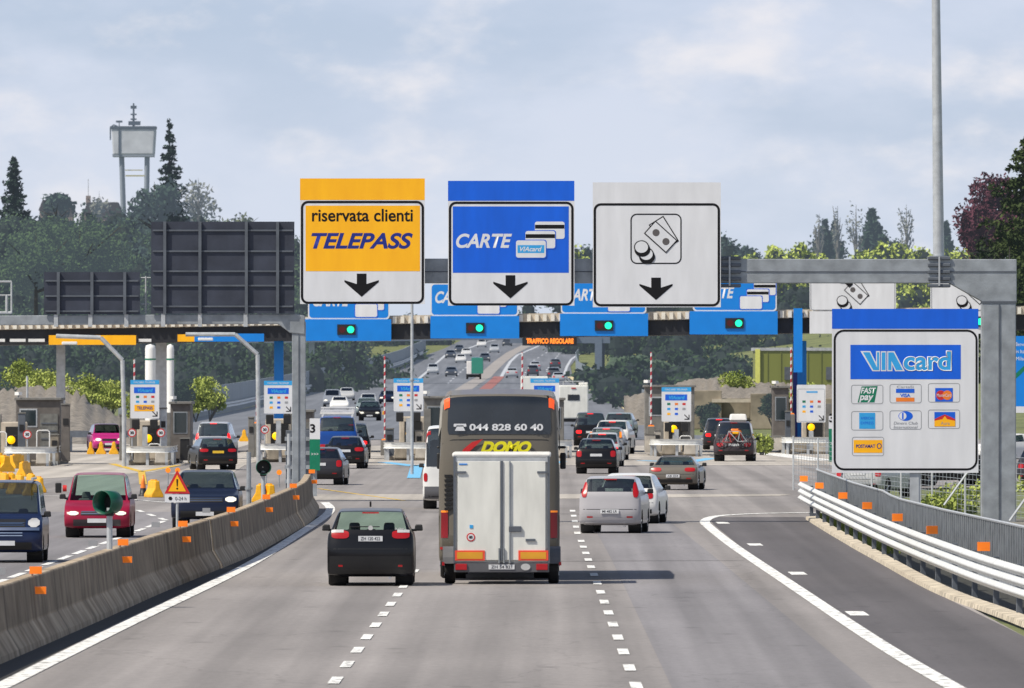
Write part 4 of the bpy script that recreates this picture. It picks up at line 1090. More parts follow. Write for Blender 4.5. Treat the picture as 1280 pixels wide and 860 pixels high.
for (px, py, wh, sg, am, st, bo, lim, wpx) in ISL:
    Y0 = F*HC/(py-VY); k = Y0/F; X0 = GX(px, Y0); wd_ = wpx*k
    w_ = 'the ' + wh
    pl = thing('toll_island', 'raised concrete ' + wh, 'traffic island', (X0, Y0, 0))
    MB().box((0, 12.2, .11), (wd_*.82, 22, .22)).build('plinth', 'concrete_dirty', pl, bevel=.05)
    MB().box((-wd_*.12, 1.4, .42), (wd_*.30, .8, .62), taper=.9).build('nose_block', 'concrete_dirty', pl, bevel=.04)
    MB().box((wd_*.24, 1.5, .36), (wd_*.22, .7, .5), taper=.9).build('nose_block', 'concrete_light', pl, bevel=.04)
    # wrap round guardrail
    gr = thing('guardrail', 'grey wrap round guardrail on ' + w_, 'guardrail', (X0, Y0, 0), group='guardrails round the toll island noses')
    P = []
    hw = wd_*.48
    for t_ in range(0, 9): a_ = math.pi*(t_/8); P.append(Vector((hw*math.copysign(abs(math.cos(a_))**.45, math.cos(a_)), .9 - .9*math.sin(a_)**.6, 0)))
    P = [Vector((hw, 9, 0)), Vector((hw, 3, 0))] + P + [Vector((-hw, 3, 0)), Vector((-hw, 9, 0))]
    MB().sweep(P, [(.0, .60), (.07, .67), (.02, .74), (.07, .81), (.0, .90)]).build('rail', 'guardrail_white', gr, smooth=True)
    for x_, y_ in ((-hw*.8, .3), (0, .08), (hw*.75, .3), (hw-.1, 3), (-hw+.1, 3), (hw-.1, 6), (-hw+.1, 6)): MB().box((x_, y_+.12, .42), (.13, .1, .84)).build('post', 'steel_light', gr)
    # booth
    if bo:
        x0, y0, x1, y1, bm_ = bo
        Yb = Y0 + 3.0; kb = Yb/F; w = (x1-x0)*kb; top_ = HC-(y0-VY)*kb
        b = thing('toll_booth', 'small toll payment cabin on ' + w_, 'booth', (GX((x0+x1)/2, Yb), Yb, .22)); H_ = top_-.22
        MB().box((0, 2.2, H_/2), (w, 4.4, H_)).build('cabin', bm_, b, bevel=.03)
        MB().box((0, 2.2, H_+.05), (w+.16, 4.7, .12)).build('roof', 'booth_grey', b, bevel=.02)
        if w > 1.3:
            MB().box((-w*.22, -.01, H_*.70), (w*.34, .05, H_*.26)).build('window', 'booth_glass', b)
            MB().box((-w*.22, .0, H_*.70), (w*.34+.14, .04, H_*.26+.14)).build('window_frame', 'steel_light', b)
            MB().box((w*.25, -.02, H_*.42), (w*.40, .05, H_*.7)).build('door', 'chequer_plate', b)
            for q in range(4): MB().box((w*.25, -.06, H_*(.22+.13*q)), (w*.36, .04, .05)).build('louvre', 'steel_dark', b)
        else:
            MB().box((0, -.01, H_*.66), (w*.6, .05, H_*.36)).build('window', 'booth_glass', b)
            MB().box((0, .0, H_*.66), (w*.6+.1, .04, H_*.36+.1)).build('window_frame', 'steel', b)
        cm = thing('security_camera', 'small white security camera on the cabin of ' + w_, 'camera', (GX(x0+3, Yb), Yb+.02, top_+.12))
        MB().box((0, -.1, .18), (.18, .42, .15), rz=.5).build('housing', 'white_paint', cm); MB().cyl((0, 0, 0), (0, 0, .15), .03).build('bracket', 'steel', cm)
    # machine cabinet behind the lamp
    Ym = Y0+1.9; km = Ym/F
    q = W(am[0]+3, am[1], Ym)
    mc = thing('toll_machine', 'cream and dark ticket machine cabinet on ' + w_, 'machine', (q.x, Ym, .22))
    zt_ = q.z+.62
    MB().box((0, .4, zt_/2), (1.25, .7, zt_)).build('cabinet', 'booth_cream', mc, bevel=.06)
    MB().box((.05, .03, zt_*.60), (.85, .05, zt_*.55)).build('front', 'black_plastic', mc)
    MB().box((.75 if am[0] > px-10 else -.75, .3, zt_*.6), (.35, .5, zt_*1.2)).build('side_column', 'booth_grey', mc, bevel=.02)
    # amber lamp
    q = W(am[0], am[1], Y0+1.5)
    al = thing('amber_lamp', 'round amber flashing lamp on ' + w_, 'warning lamp', (q.x, Y0+1.5, q.z), group='amber lamps on the toll islands')
    MB().box((0, .08, 0), (.52, .14, .46)).build('housing', 'black_plastic', al, bevel=.03)
    MB().lathe((0, 0, 0), (0,-1,0), [(0, .19), (.04, .18), (.07, .12), (.085, .001)], 18).build('lens', 'amber', al, smooth=True)
    MB().cyl((0, .1, -.2), (0, .1, -q.z+.5), .045).build('stalk', 'steel_light', al)
    # card sign
    if sg:
        x0, y0, x1, y1, kd = sg
        s = Board('card_sign', ('grey white' if kd == 'w' else 'white and blue') + ' payment card sign standing on ' + w_, 'sign', (x0+x1)/2, (y0+y1)/2, Y0+1.2)
        s.panel(x0, y0, x1, y1, 'sign_white', 'panel', .07, 1.5)
        if kd != 'w':
            s.flat(x0, y0, x1, y0+5.5, 'sign_cyan', 'header', .004); s.txt('VIACARD TELEPASS', 'sign_white', x0+4, y0+1.8, x1-5, y0+4, .007)
            s.flat(x0+4.5, y0+9, x1-5, y0+16.5, 'sign_blue', 'field', .004); s.txt('VIAcard', 'sign_cyan', x0+9, y0+10.5, x1-8, y0+15.2, .007, shear=.2, offset=.04)
        else:
            s.border(x0+1, y0+5, x1-1, y1-1, .5, 2, 'sign_grey')
            s.flat(x0+12, y0+8, x1-10, y0+10, 'sign_cyan', 'logo', .004)
        cols = ['sign_green', 'sign_orange', 'sign_red', 'sign_cyan', 'sign_blue', 'sign_grey', 'sign_yellow', 'sign_blue']
        for i in range(8 if kd != 't' else 7):
            a_ = x0+9+(i % 3)*9.5; b_ = y0+21+(i//3)*6.2
            s.flat(a_-2, b_-1.4, a_+2, b_+1.4, cols[i], 'logo', .004)
        if kd == 't':
            s.flat(x0+5, y1-17, x1-6, y1-9, 'sign_yellow', 'field', .006); s.txt('TELEPASS', 'sign_navy', x0+8, y1-15, x1-8, y1-11, .009, offset=.03)
        ax, ay = x1-5.5, y1-5.5; s.pg([(ax-3.4, ay-2.8), (ax-2.6, ay-3.6), (ax+2.2, ay+1.2), (ax+2.2, ay-3), (ax+3.4, ay-3), (ax+3.4, ay+3.2), (ax-3, ay+3.2), (ax-3, ay+2), (ax+1.4, ay+2)], 'sign_black', 'arrow', .006)
        zz = s.o.location.z
        MB().box((0, .12, (s.Z(y1)-zz+.3)/2 + s.Z(y1)/2), (.24, .14, zz+s.Z(y1)-.2)).build('post', 'steel_light', s.o)
        for dx in (-.42, .42):
            if kd != 'w': MB().box((dx, .1, s.Z(y1)-.28), (.36, .3, .46)).build('signal_head', 'black_plastic', s.o, bevel=.03)
    if st:
        Ys = Y0+2.2; a_ = W(st[0], st[1], Ys); b_ = W(st[0], st[2], Ys)
        sp_ = thing('striped_pole', 'red and white striped upright barrier arm on ' + w_, 'pole', (a_.x, Ys, .2), group='striped poles on the toll islands')
        MB().cyl((0, 0, b_.z-.5), (0, 0, a_.z-.2), .042, n=8).build('arm', 'striped', sp_)
        MB().box((0, .1, (b_.z-.4)/2), (.42, .4, b_.z-.4)).build('housing', 'booth_grey', sp_, bevel=.03)
        MB().box((0, .1, b_.z-.38), (.30, .3, .08)).build('cap', 'lamp_orange', sp_)
    for j, (lx_, ly_) in enumerate(lim):
        q = W(lx_, ly_, Y0+.9)
        ls_ = thing('speed_sign', ('left' if j == 0 and len(lim) > 1 else 'right' if j else 'single') + ' round 30 speed limit sign on ' + w_, 'road sign', (q.x, Y0+.9, q.z))
        MB().cyl((0, 0, 0), (0, .03, 0), .20, n=24).build('disc', 'sign_red', ls_); MB().cyl((0, -.006, 0), (0, 0, 0), .15, n=24).build('face', 'sign_white', ls_)
        text('30', 'sign_black', ls_, (-.09, -.07, .09, .07), y=-.012, offset=.04)
        MB().cyl((0, .06, -.1), (0, .06, -q.z+.2), .03).build('post', 'steel_light', ls_)

# bent portal lamp posts over the left lanes
def bent(label, pts, Y, base_py, lx, m='steel_light'):
    b = G(pts[0][0], base_py) if False else W(pts[0][0], 575, Y); b.z = 0
    t = thing('bent_lamp_post', label, 'lamp post', b)
    P = [W(x, y, Y)-b for x, y in pts]; P = [Vector((P[0].x, 0, 0))] + P
    MB().tube(P, .10, 10).build('pole', m, t, auto=True)
    q = W(*lx, Y)-b; MB().box((q.x, 0, q.z), (.7, .3, .14)).build('lamp_head', 'white_paint', t, bevel=.03)
bent('pale bent lamp post reaching left across the yellow lane sign', [(155, 520), (153, 450), (126, 422), (70, 420)], 146, 575, (87, 429))
bent('pale bent lamp post reaching left across the blue lane sign strip', [(323, 520), (322, 443), (294, 418), (232, 418)], 150, 575, (257, 424))
# white tubes
for px, lab in ((188, 'left white capped vertical tube behind the telepass card sign'), (213, 'right white capped vertical tube beside the grey canopy column')):
    Yt = 161; r_ = 6.6*Yt/F if px < 200 else 4.6*Yt/F; q = W(px, 430, Yt)
    t = thing('ventilation_tube', lab, 'tube', (q.x, Yt, .2))
    MB().lathe((0, 0, 0), (0,0,1), [(0, r_), (q.z-.45, r_), (q.z-.28, r_*.86), (q.z-.2, .01)], 18).build('shaft', 'white_paint', t, smooth=True)
    MB().lathe((0, 0, q.z-1.0), (0,0,1), [(0, r_+.02), (.07, r_+.02)], 18).build('band', 'sign_green', t)
# lane panels with the number 3
def lane_panel(px0, px1, y0, ym, y1, Y, lab):
    s = Board('lane_number_sign', lab, 'sign', (px0+px1)/2, ym, Y)
    s.panel(px0, y0, px1, ym, 'sign_white', 'upper_panel', .08); s.panel(px0, ym, px1, y1, 'sign_green', 'lower_panel', .08)
    s.txt('3', 'sign_black', px0-3 if False else px0+.5, ym-19, px0+7, ym-8, .006, offset=.03); s.txt('EXIT' if False else '>>>', 'sign_white', px0+2, ym+17, px1-2, ym+20, .006)
    z = s.o.location.z; MB().box((0, .2, -z+(z+s.Z(y1)+.2)/2), (.14, .1, z+s.Z(y1)+.2)).build('post', 'steel', s.o)
lane_panel(387, 400, 523, 549, 588, 112, 'tall white and green lane panel numbered 3 beside the left gantry post')
lane_panel(1036, 1050, 520, 536, 577, 140, 'green lane panel peeping out left of the payment sign')
t = thing('louvre_cabinet', 'dark slatted cabinet standing behind the left gantry post', 'cabinet', (GX(374, 113), 113, 0))
MB().box((0, .4, 1.15), (.95, .7, 2.3)).build('cabinet_body', 'steel_dark', t, bevel=.02)
for i in range(4): MB().box((0, 0, .5+i*.5), (1.02, .08, .14)).build('slat', 'steel', t)

# ------------------------------------------------------------ small street furniture on the left
def hooded(px, py, top, Y, lab, ang):
    q = W(px, py, Y); t = thing('signal_lamp', lab, 'traffic light', (q.x, Y, 0))
    MB().cyl((0, 0, .6), (0, 0, q.z-.1), .055, n=10).build('post', 'steel_light', t)
    a = rad(ang); d = Vector((math.sin(a), -math.cos(a), 0))
    r_ = 15*Y/F if px < 200 else .20
    MB().lathe(Vector((0, 0, q.z))-d*.18, d, [(0, .01), (0, r_*.8), (.05, r_*.95), (.42, r_)], 20).build('hood', 'hood_green', t, solid=.012, smooth=True)
    MB().lathe(Vector((0, 0, q.z))-d*.1, d, [(0, .01), (0, r_*.9)], 20).build('lens', 'black_plastic', t)
    MB().box((0, 0, q.z-r_*.9), (.16, .2, .1)).build('bracket', 'black_plastic', t)
    return t
hooded(137, 628, 0, 60, 'large green hooded signal lamp on a post at the near barrier', -35)
hooded(329, 584, 0, 84, 'small dark green hooded signal lamp on a post by the far barrier', 5)
def pole(px, y0, y1, Y, r, lab, m='steel_light'):
    a = W(px, y0, Y); t = thing('steel_pole', lab, 'pole', (a.x, Y, 0))
    MB().cyl((0, 0, 0), (0, 0, a.z), r, r*.85, n=10).build('shaft', m, t, auto=True); MB().cyl((0, 0, a.z*.55), (0, 0, a.z*.55+.06), r*1.5, n=10).build('collar', 'steel', t)
pole(311, 565, 640, 86, .07, 'thin grey pole standing left of the small hooded signal lamp', 'steel')
pole(361, 542, 612, 104, .06, 'pale thin pole just left of the left gantry post')
pole(515, 380, 480, 135, .07, 'tall slim pale pole rising behind the card sign left of the coach')
pole(34, 470, 540, 150, .06, 'grey pole on the leftmost toll island')
# triangular warning sign
Yw = 80.0; s = Board('warning_sign', 'yellow triangular warning sign with red edge and exclamation mark', 'road sign', 221.5, 605, Yw)
def tri(cx, y0, y1, w, m, nm, d, th=None):
    a = [(s.X(cx-w/2), s.Z(y1)), (s.X(cx), s.Z(y0)), (s.X(cx+w/2), s.Z(y1))]
    return MB().prism(a, -d, -d+.02).build(nm, m, s.o)
tri(221.5, 587.5, 617, 32, 'sign_red', 'edge', .0); tri(221.5, 593.5, 614.3, 22, 'sign_yellow', 'field', .008)
s.pg([(220.4, 599), (222.6, 599), (222.1, 608), (220.9, 608)], 'sign_black', 'exclamation_mark', .012); s.disc(221.5, 610.7, 1.2, 'sign_black', 'exclamation_dot', .012, 10)
s.panel(206, 618, 237, 628, 'sign_white', 'lower_plate', .02); s.disc(213, 623, 2.6, 'sign_black', 'snow_symbol', .005, 6); s.txt('0-24 h', 'sign_black', 219, 621, 233, 625.4, .005)
z = s.o.location.z; MB().cyl((0, .05, -z), (0, .05, .2), .035).build('post', 'steel_light', s.o)
# yellow plastic barriers
def ybar(px, py, wpx, hpx, lab, rz=0, grp='yellow plastic road barriers', red=False):
    g0 = G(px, py); Y = g0.y; k = Y/F; w, h = wpx*k, hpx*k
    t = thing('plastic_barrier', lab, 'road barrier', (g0.x, Y, 0), rz, grp)
    MB().prism([(-w/2, 0), (-w/2, h*.18), (-w*.22, h*.55), (-w*.16, h), (w*.16, h), (w*.22, h*.55), (w/2, h*.18), (w/2, 0)], 0, 1.0).build('shell', 'barrier_yellow', t, bevel=.03)
    MB().box((0, .5, h+.02), (w*.18, .6, .05)).build('filler_cap', 'barrier_yellow', t)
names = ['first', 'second', 'third', 'fourth', 'fifth', 'sixth']
for i, (px, py) in enumerate(((3, 610), (9, 611), (17, 611), (28, 613), (42, 612), (52, 616))):
    ybar(px, py, 13, 19, 'yellow plastic barrier, %s from the left in the row behind the dark blue van' % names[i], .25)
for i, (px, w) in enumerate(((113, 9), (126, 12), (142, 12))):
    ybar(px, 568, w, 15, 'yellow plastic barrier, %s of three before the pink car' % names[i], grp='yellow plastic barriers before the pink car')
ybar(9, 590, 22, 20, 'yellow plastic barrier at the left edge below the amber lamp', .5)
ybar(197, 622, 16, 21, 'yellow plastic barrier between the striped cone and the warning sign', .3)
ybar(323, 628, 18, 22, 'yellow plastic barrier left behind the small hooded signal lamp', -.2); ybar(340, 628, 19, 22, 'yellow plastic barrier right behind the small hooded signal lamp', .2)
ybar(305, 552, 12, 14, 'yellow plastic barrier in the lane right of the black hatchback'); ybar(470, 524, 6, 10, 'small yellow barrier beyond the toll before the dark SUV'); ybar(479, 523, 5, 9, 'second small yellow barrier beside the striped pole')
g0 = G(179, 620); t = thing('traffic_cone', 'orange and black traffic cone below the yellow chevron marking', 'cone', g0)
MB().lathe((0, 0, 0), (0,0,1), [(0, .17), (.05, .17), (.06, .13), (.28, .10)], 14).build('base', 'black_plastic', t, smooth=True)
MB().lathe((0, 0, .28), (0,0,1), [(0, .10), (.2, .075)], 14).build('white_band', 'sign_orange', t, smooth=True); MB().lathe((0, 0, .48), (0,0,1), [(0, .075), (.26, .03), (.27, .001)], 14).build('tip', 'sign_orange', t, smooth=True)
g0 = G(73, 616); t = thing('site_lamp', 'small dark and pink site lamp lying beside the yellow barriers', 'lamp', g0)
MB().box((0, 0, .18), (.22, .2, .36)).build('body', 'black_plastic', t, bevel=.03); MB().cyl((.16, -.02, .16), (.30, -.02, .16), .12, n=12).build('lens', 'sign_red', t)
t = thing('guardrail', 'grey guardrail behind the yellow barriers left of the pink car', 'guardrail', (GX(105, 172), 172, 0))
MB().box((0, 0, .95), (3.0+1.8, .08, .35)).build('rail', 'guardrail_white', t)
for x_ in (-2.2, -.7, .8, 2.2): MB().box((x_, .1, .5), (.12, .1, 1)).build('post', 'steel_light', t)

# ------------------------------------------------------------ edges of the motorway beyond the toll
mat('noise_wall', (.20, .235, .27), .6, var=.3, scale=.8, haze=.08, streak=(1.5, 1.5, .1))
def wall(name, lab, cat, T, y0, y1, h, m, th=.15, z0=0, rail=None, posts=None):
    # laid out along the road, so stretched with it
    P = []
    Y = y0
    while Y <= y1: P.append(Vector((GX(interp(T, Y), Y), Y, terr(0, Y)))); Y += 8
    t = thing(name, lab, cat, P[0]); o_ = P[0].copy()
    MB().sweep([p-o_ for p in P], [(0, z0), (0, h), (th, h), (th, z0)], closed=True).build('panel', m, t)
    if rail: MB().sweep([p-o_ for p in P], [(-.0+.5, .5), (.4, .65), (.5, .8), (.4, .95), (.5, 1.0)]).build('rail', rail, t)
    if posts:
        pb = 0
        for i, p in enumerate(P):
            if i % posts == 0: q = p-o_; MB().box((q.x, q.y, h/2+.1), (.22, .2, h+.3)).build('post', 'steel', t); pb += 1
    STRETCH.append(t)
    return t
LW = [(Y, p-4) for Y, p in LE]
wall('noise_barrier', 'long grey noise barrier with guardrail along the oncoming carriageway', 'fence', [(225, 150)]+LW[1:], 225, 560, 2.6, 'noise_wall', rail='guardrail_white', posts=1)
mat('red_white', (.75, .72, .70), .5, haze=.03); mat('kerb_yellow', (.55, .48, .30), .9, var=.2); mat('safety_red', (.55, .08, .05), .6, haze=.03)
for i in range(14):
    Y = 214+i*12; a = Vector((GX(interp(RE, Y)+2, Y), Y, terr(0, Y))); b = Vector((GX(interp(RE, Y+9)+2, Y+9), Y+9, terr(0, Y+9)))
    t = thing('site_barrier', 'white and red panel barrier on the right edge beyond the toll station', 'barrier', a, group='white and red panel barriers beyond the toll')
    STRETCH.append(t)
    MB().quad((0, 0, .1), b-a+Vector((0, 0, .1)), b-a+Vector((0, 0, .95)), (0, 0, .95)).build('panel', 'red_white', t, solid=.1)
    MB().box((0, 0, .65), (.6, .2, 1.2)).build('end_post', 'safety_red' if i % 2 else 'red_white', t)
pxl = [(Y, p-4) for Y, p in RE]
pxline([(205, 828)]+[(y, p) for y, p in pxl if y > 205 and y < 460], .8, 'kerb', 'kerb_yellow', .05)
wall('mesh_fence', 'thin grey mesh fence climbing beside the outbound carriageway', 'fence', [(Y, p+6) for Y, p in RE], 230, 520, 2.2, 'noise_wall', th=.08, posts=1)
mat('tan_wall', (.25, .215, .165), .9, var=.5, scale=.6, bump=.5)
t = thing('retaining_wall', 'pale rough retaining wall behind the right toll lanes', 'wall', (GX(930, 235), 235, 0))
for x0, x1, y0, y1, d in ((864, 902, 488, 545, 0), (902, 938, 498, 545, .6), (938, 985, 492, 545, -.3), (985, 1060, 498, 545, .2)):
    MB().box((GX((x0+x1)/2, 235)-t.location.x, d, (HC-(y0-VY)*235/F)/2), ((x1-x0)*235/F, .8, (HC-(y0-VY)*235/F))).build('wall_section', 'tan_wall', t, bevel=.05)
MB().box((GX(960, 233)-t.location.x, -.5, 2.1), (8, .25, .25)).build('coping', 'booth_cream', t)
mat('hall_green', (.17, .19, .03), .6, var=.15, scale=.4, streak=(1, 1, .1), haze=.04); mat('hall_edge', (.60, .62, .16), .6)
Yh = 262; kh = Yh/F
t = thing('green_building', 'flat olive green clad building behind the right toll island', 'building', (GX(1040, Yh), Yh, 1.0)); ox = t.location.x
xa, xb = GX(944, Yh)-ox, GX(1150, Yh)-ox; zt_ = HC+22*kh-1
MB().box(((xa+xb)/2, 6, zt_/2), (xb-xa, 12, zt_)).build('wall', 'hall_green', t)
MB().box((xa+.2, -.1, zt_/2), (6*kh, .2, zt_+.2)).build('corner_strip', 'hall_edge', t)
MB().box(((xa+xb)/2, 6, zt_+.1), (xb-xa+.3, 12.2, .25)).build('roof', 'steel_light', t)
for px in (985, 1037): MB().box((GX(px, Yh)-ox, -.05, zt_*.62), (9*kh, .1, 16*kh)).build('window', 'steel_dark', t)
x = xa+1
pn = MB()
while x < xb: pn.box((x, -.03, zt_/2), (.06, .06, zt_)); x += 1.1
tag(pn.build('cladding_joint', 'hall_green', t), kind='stuff')
# blue billboard at the right edge
s = Board('billboard', 'bright blue advertising billboard behind the gantry post at right edge', 'billboard', 1300, 467, 140)
s.panel(1255, 420, 1350, 516, 'sign_blue_light', 'panel', .1)
s.pg([(1262, 474), (1275, 462), (1290, 448), (1290, 453), (1276, 468), (1262, 480)], 'sign_green', 'leaf', .004)
for i, (yy, w) in enumerate(((428, 12), (437, 9), (446, 10))): s.txt(('Benvenuti', 'in Italia', 'Milano')[i], 'sign_white', 1270, yy, 1276+w, yy+4.5, .006)
s.flat(1262, 508, 1350, 516, 'sign_white', 'base_band', .005)
for px in (1262, 1330): MB().box((s.X(px), .15, -s.o.location.z/2+s.Z(516)/2), (.2, .2, s.o.location.z+s.Z(516))).build('post', 'steel', s.o)

# mesh fence, braces behind the railing
t = thing('mesh_fence', 'tall wire mesh fence with diagonal braces behind the grey railing', 'fence', (10.5, 100, 0))
STRETCH.append(t)
P0 = Vector((8.9, 118, 0)); P1 = Vector((18, 74, 0)); n = 14
for i in range(n+1):
    p = P0.lerp(P1, i/n)-Vector(t.location); MB().cyl(p, p+Vector((0, 0, 2.0)), .035, n=6).build('post', 'steel_light', t)
wm = MB()
for i in range(n*9):
    p = P0.lerp(P1, i/(n*9))-Vector(t.location); wm.box((p.x, p.y, 1.0), (.012, .012, 1.9))
for j in range(12):
    a = P0-Vector(t.location); b = P1-Vector(t.location); z = .1+j*.16; wm.cyl(a+Vector((0, 0, z)), b+Vector((0, 0, z)), .008, n=3, cap=False)
tag(wm.build('wire', 'steel', t), kind='stuff')
for px, Y in ((1180, 98), (1262, 88)):
    q = W(px, 640, Y)-Vector(t.location); q.z = .3; MB().cyl(q, q+Vector((1.0, 0, 1.4)), .035, n=6).build('brace', 'steel_light', t)
# extra clutter on the toll islands
for (px, x0, y0, x1, y1, w_) in ((35, 46, 538, 62, 556, 'leftmost toll island'), (35, -2, 540, 8, 552, 'left edge of the leftmost toll island'), (184, 186, 555, 200, 565, 'toll island with the telepass card sign'), (846, 850, 545, 864, 556, 'toll island behind the grey roadster')):
    Y = F*HC/(dict((a[0], a[1]) for a in ISL)[px]-VY)+1.0; a = W(x0, y0, Y); b = W(x1, y1, Y)
    t = thing('handrail', 'white bent tube handrail on the ' + w_, 'handrail', ((a.x+b.x)/2, Y, .22)); h = a.z-.22; w = (b.x-a.x)/2
    MB().tube([Vector((-w, 0, 0)), Vector((-w, 0, h-.08)), Vector((-w+.08, 0, h)), Vector((w-.08, 0, h)), Vector((w, 0, h-.08)), Vector((w, 0, 0))], .03, 6).build('hoop', 'white_paint', t)
for (px, y1, xx, w, h, m, nm, lab, cat) in (
  (184, 582, 153, .30, 2.1, 'booth_grey', 'concrete_pillar', 'narrow grey concrete pillar left of the telepass card sign', 'pillar'), (184, 582, 204, .34, 2.4, 'steel_light', 'pillar', 'pale metal pillar right of the telepass card sign', 'pillar'),
  (184, 582, 231, .45, 1.0, 'black_plastic', 'waste_bin', 'black bin beside the cabin of the second island', 'bin'), (350, 578, 314, .30, 1.9, 'booth_grey', 'concrete_pillar', 'narrow grey concrete pillar left of the third card sign', 'pillar'),
  (510, 576, 487, .42, 1.3, 'steel_dark', 'control_box', 'dark control box by the striped pole left of the coach', 'box'), (510, 576, 524, .40, 1.2, 'booth_cream', 'control_box', 'cream control box right of the amber lamp by the coach', 'box'),
  (846, 571, 858, .42, 2.6, 'booth_grey', 'pillar', 'tall grey pillar right of the card sign behind the roadster', 'pillar'), (846, 571, 822, .36, 1.1, 'concrete_light', 'concrete_block', 'pale concrete block at the left side of the island behind the roadster', 'block'), (846, 571, 812, .5, .9, 'concrete_light', 'concrete_block', 'pale kerb block left of the striped pole at the right queue', 'block'),
  (35, 583, 68, .40, 1.2, 'concrete_dirty', 'concrete_block', 'rough concrete block right of the leftmost toll cabin', 'block'), (35, 583, 27, .35, 2.2, 'steel_dark', 'pillar', 'dark metal pillar left of the leftmost toll cabin', 'pillar'), (35, 583, 82, .4, 2.6, 'booth_brown', 'pillar', 'brown pillar right of the leftmost toll cabin', 'pillar'), (1010, 568, 974, .6, .7, 'concrete_light', 'concrete_block', 'cream concrete block in front of the rightmost toll cabin', 'block'), (1010, 568, 985, .3, 2.0, 'steel_dark', 'pillar', 'dark slim pillar between rightmost cabin and its card sign', 'pillar')):
    Y = F*HC/(y1-VY)+1.3
    t = thing(nm, lab, cat, (GX(xx, Y), Y, .2)); MB().box((0, .2, h/2), (w, .35, h), taper=.96).build('shaft', m, t, bevel=.02)
    MB().box((0, .2, h+.03), (w*1.08, .4, .06)).build('cap', 'booth_grey', t)
    if h > 1: MB().box((0, .01, h*.7), (w*.6, .03, min(.3, h*.2))).build('panel', 'black_plastic', t)
for i, (px, py, w, h, rz, lab) in enumerate(((2, 582, 14, 16, .9, 'yellow plastic barrier tipped sideways at the left edge'), (14, 586, 13, 17, -.5, 'yellow plastic barrier right of the tipped one at the left edge'), (-2, 600, 16, 18, .3, 'yellow plastic barrier cut by the left edge of the view'))):
    ybar(px, py, w, h, lab, rz)
for px, py in ((222, 606), (210, 606), (333, 607), (349, 609)):
    g0 = G(px, py); t = thing('site_lamp', 'small round orange site lamp %s' % {222: 'right behind the warning sign', 210: 'just behind the warning sign tip', 333: 'above the left yellow barrier by the hooded lamp', 349: 'above the right yellow barrier by the hooded lamp'}[px], 'lamp', (g0.x, g0.y, 0))
    MB().cyl((0, 0, 0), (0, 0, .5), .02, n=6).build('stick', 'steel', t); MB().cyl((0, -.03, .56), (0, .03, .56), .10, n=12).build('lens', 'lamp_orange', t)

for i, (px, py, lab) in enumerate(((22, 618, 'yellow plastic barrier in the second row behind the dark blue van, left'), (36, 620, 'yellow plastic barrier in the second row behind the dark blue van, right'), (-6, 590, 'yellow plastic barrier half out of view at the left edge'), (26, 596, 'yellow plastic barrier beside the leftmost guardrail nose'), (231, 626, 'yellow plastic barrier tucked behind the warning sign'))):
    ybar(px, py, 13, 18, lab, .3 - .2*i)
# ------------------------------------------------------------ vehicles
BLK = ('black', (.006, .006, .008)); SIL = ('silver', (.42, .43, .44)); WHT = ('white', (.70, .70, .69)); GRY = ('grey', (.09, .09, .09))
NAVY = ('navy', (.007, .011, .030)); RED = ('red', (.26, .008, .035)); PINK = ('pink', (.45, .03, .20)); BLUE = ('blue', (.008, .055, .26)); DGR = ('darkgrey', (.028, .028, .035)); TEAL = ('teal', (.22, .27, .28)); BRZ = ('bronze', (.15, .135, .115)); PLUM = ('plum', (.06, .045, .05))
TG = 'cars queuing at the toll lanes'
c, bd, sp = car('suv', 'black compact SUV with clear rear lamps, nearest car at bottom left of the coach', 'car', 463, 66, BLK, pl='ZH 120 422', glass='clear_glass', tl=(.98, 1.14, .50, .90), clear=(1.10, 1.16, .62, .90), pz=.98,
     over=dict(L=4.57, W=1.78, H=1.60, belt=1.10, cowl=1.0, rs=.34, zb=.19, rf=.74, bump=.66), name='suv', tshape=0.0)
MB().cyl((-.0, .25, 1.64), (-.0, .20, 1.74), .02).build('roof_aerial', 'black_plastic', c)
q = bd.p(bd.uz(1.20), 0); MB().cyl((0, q.y-.03, 1.20), (0, q.y+.02, 1.20), .05, n=16).build('emblem', 'lamp_clear', c)
bd.patch(.24, .62, -.84, .84, off=.013, nl=12, nu=3).build('lower_bumper', 'bumper_black', c, smooth=True)
text('3.0d', 'lamp_clear', c, (.50, 1.165, .68, 1.20), y=bd.p(bd.uz(1.18), 5).y-.02, offset=.03)
MB().box((-.12, q.y+.0, 1.225), (.62, .02, .02), rz=0).build('wiper', 'black_plastic', c)

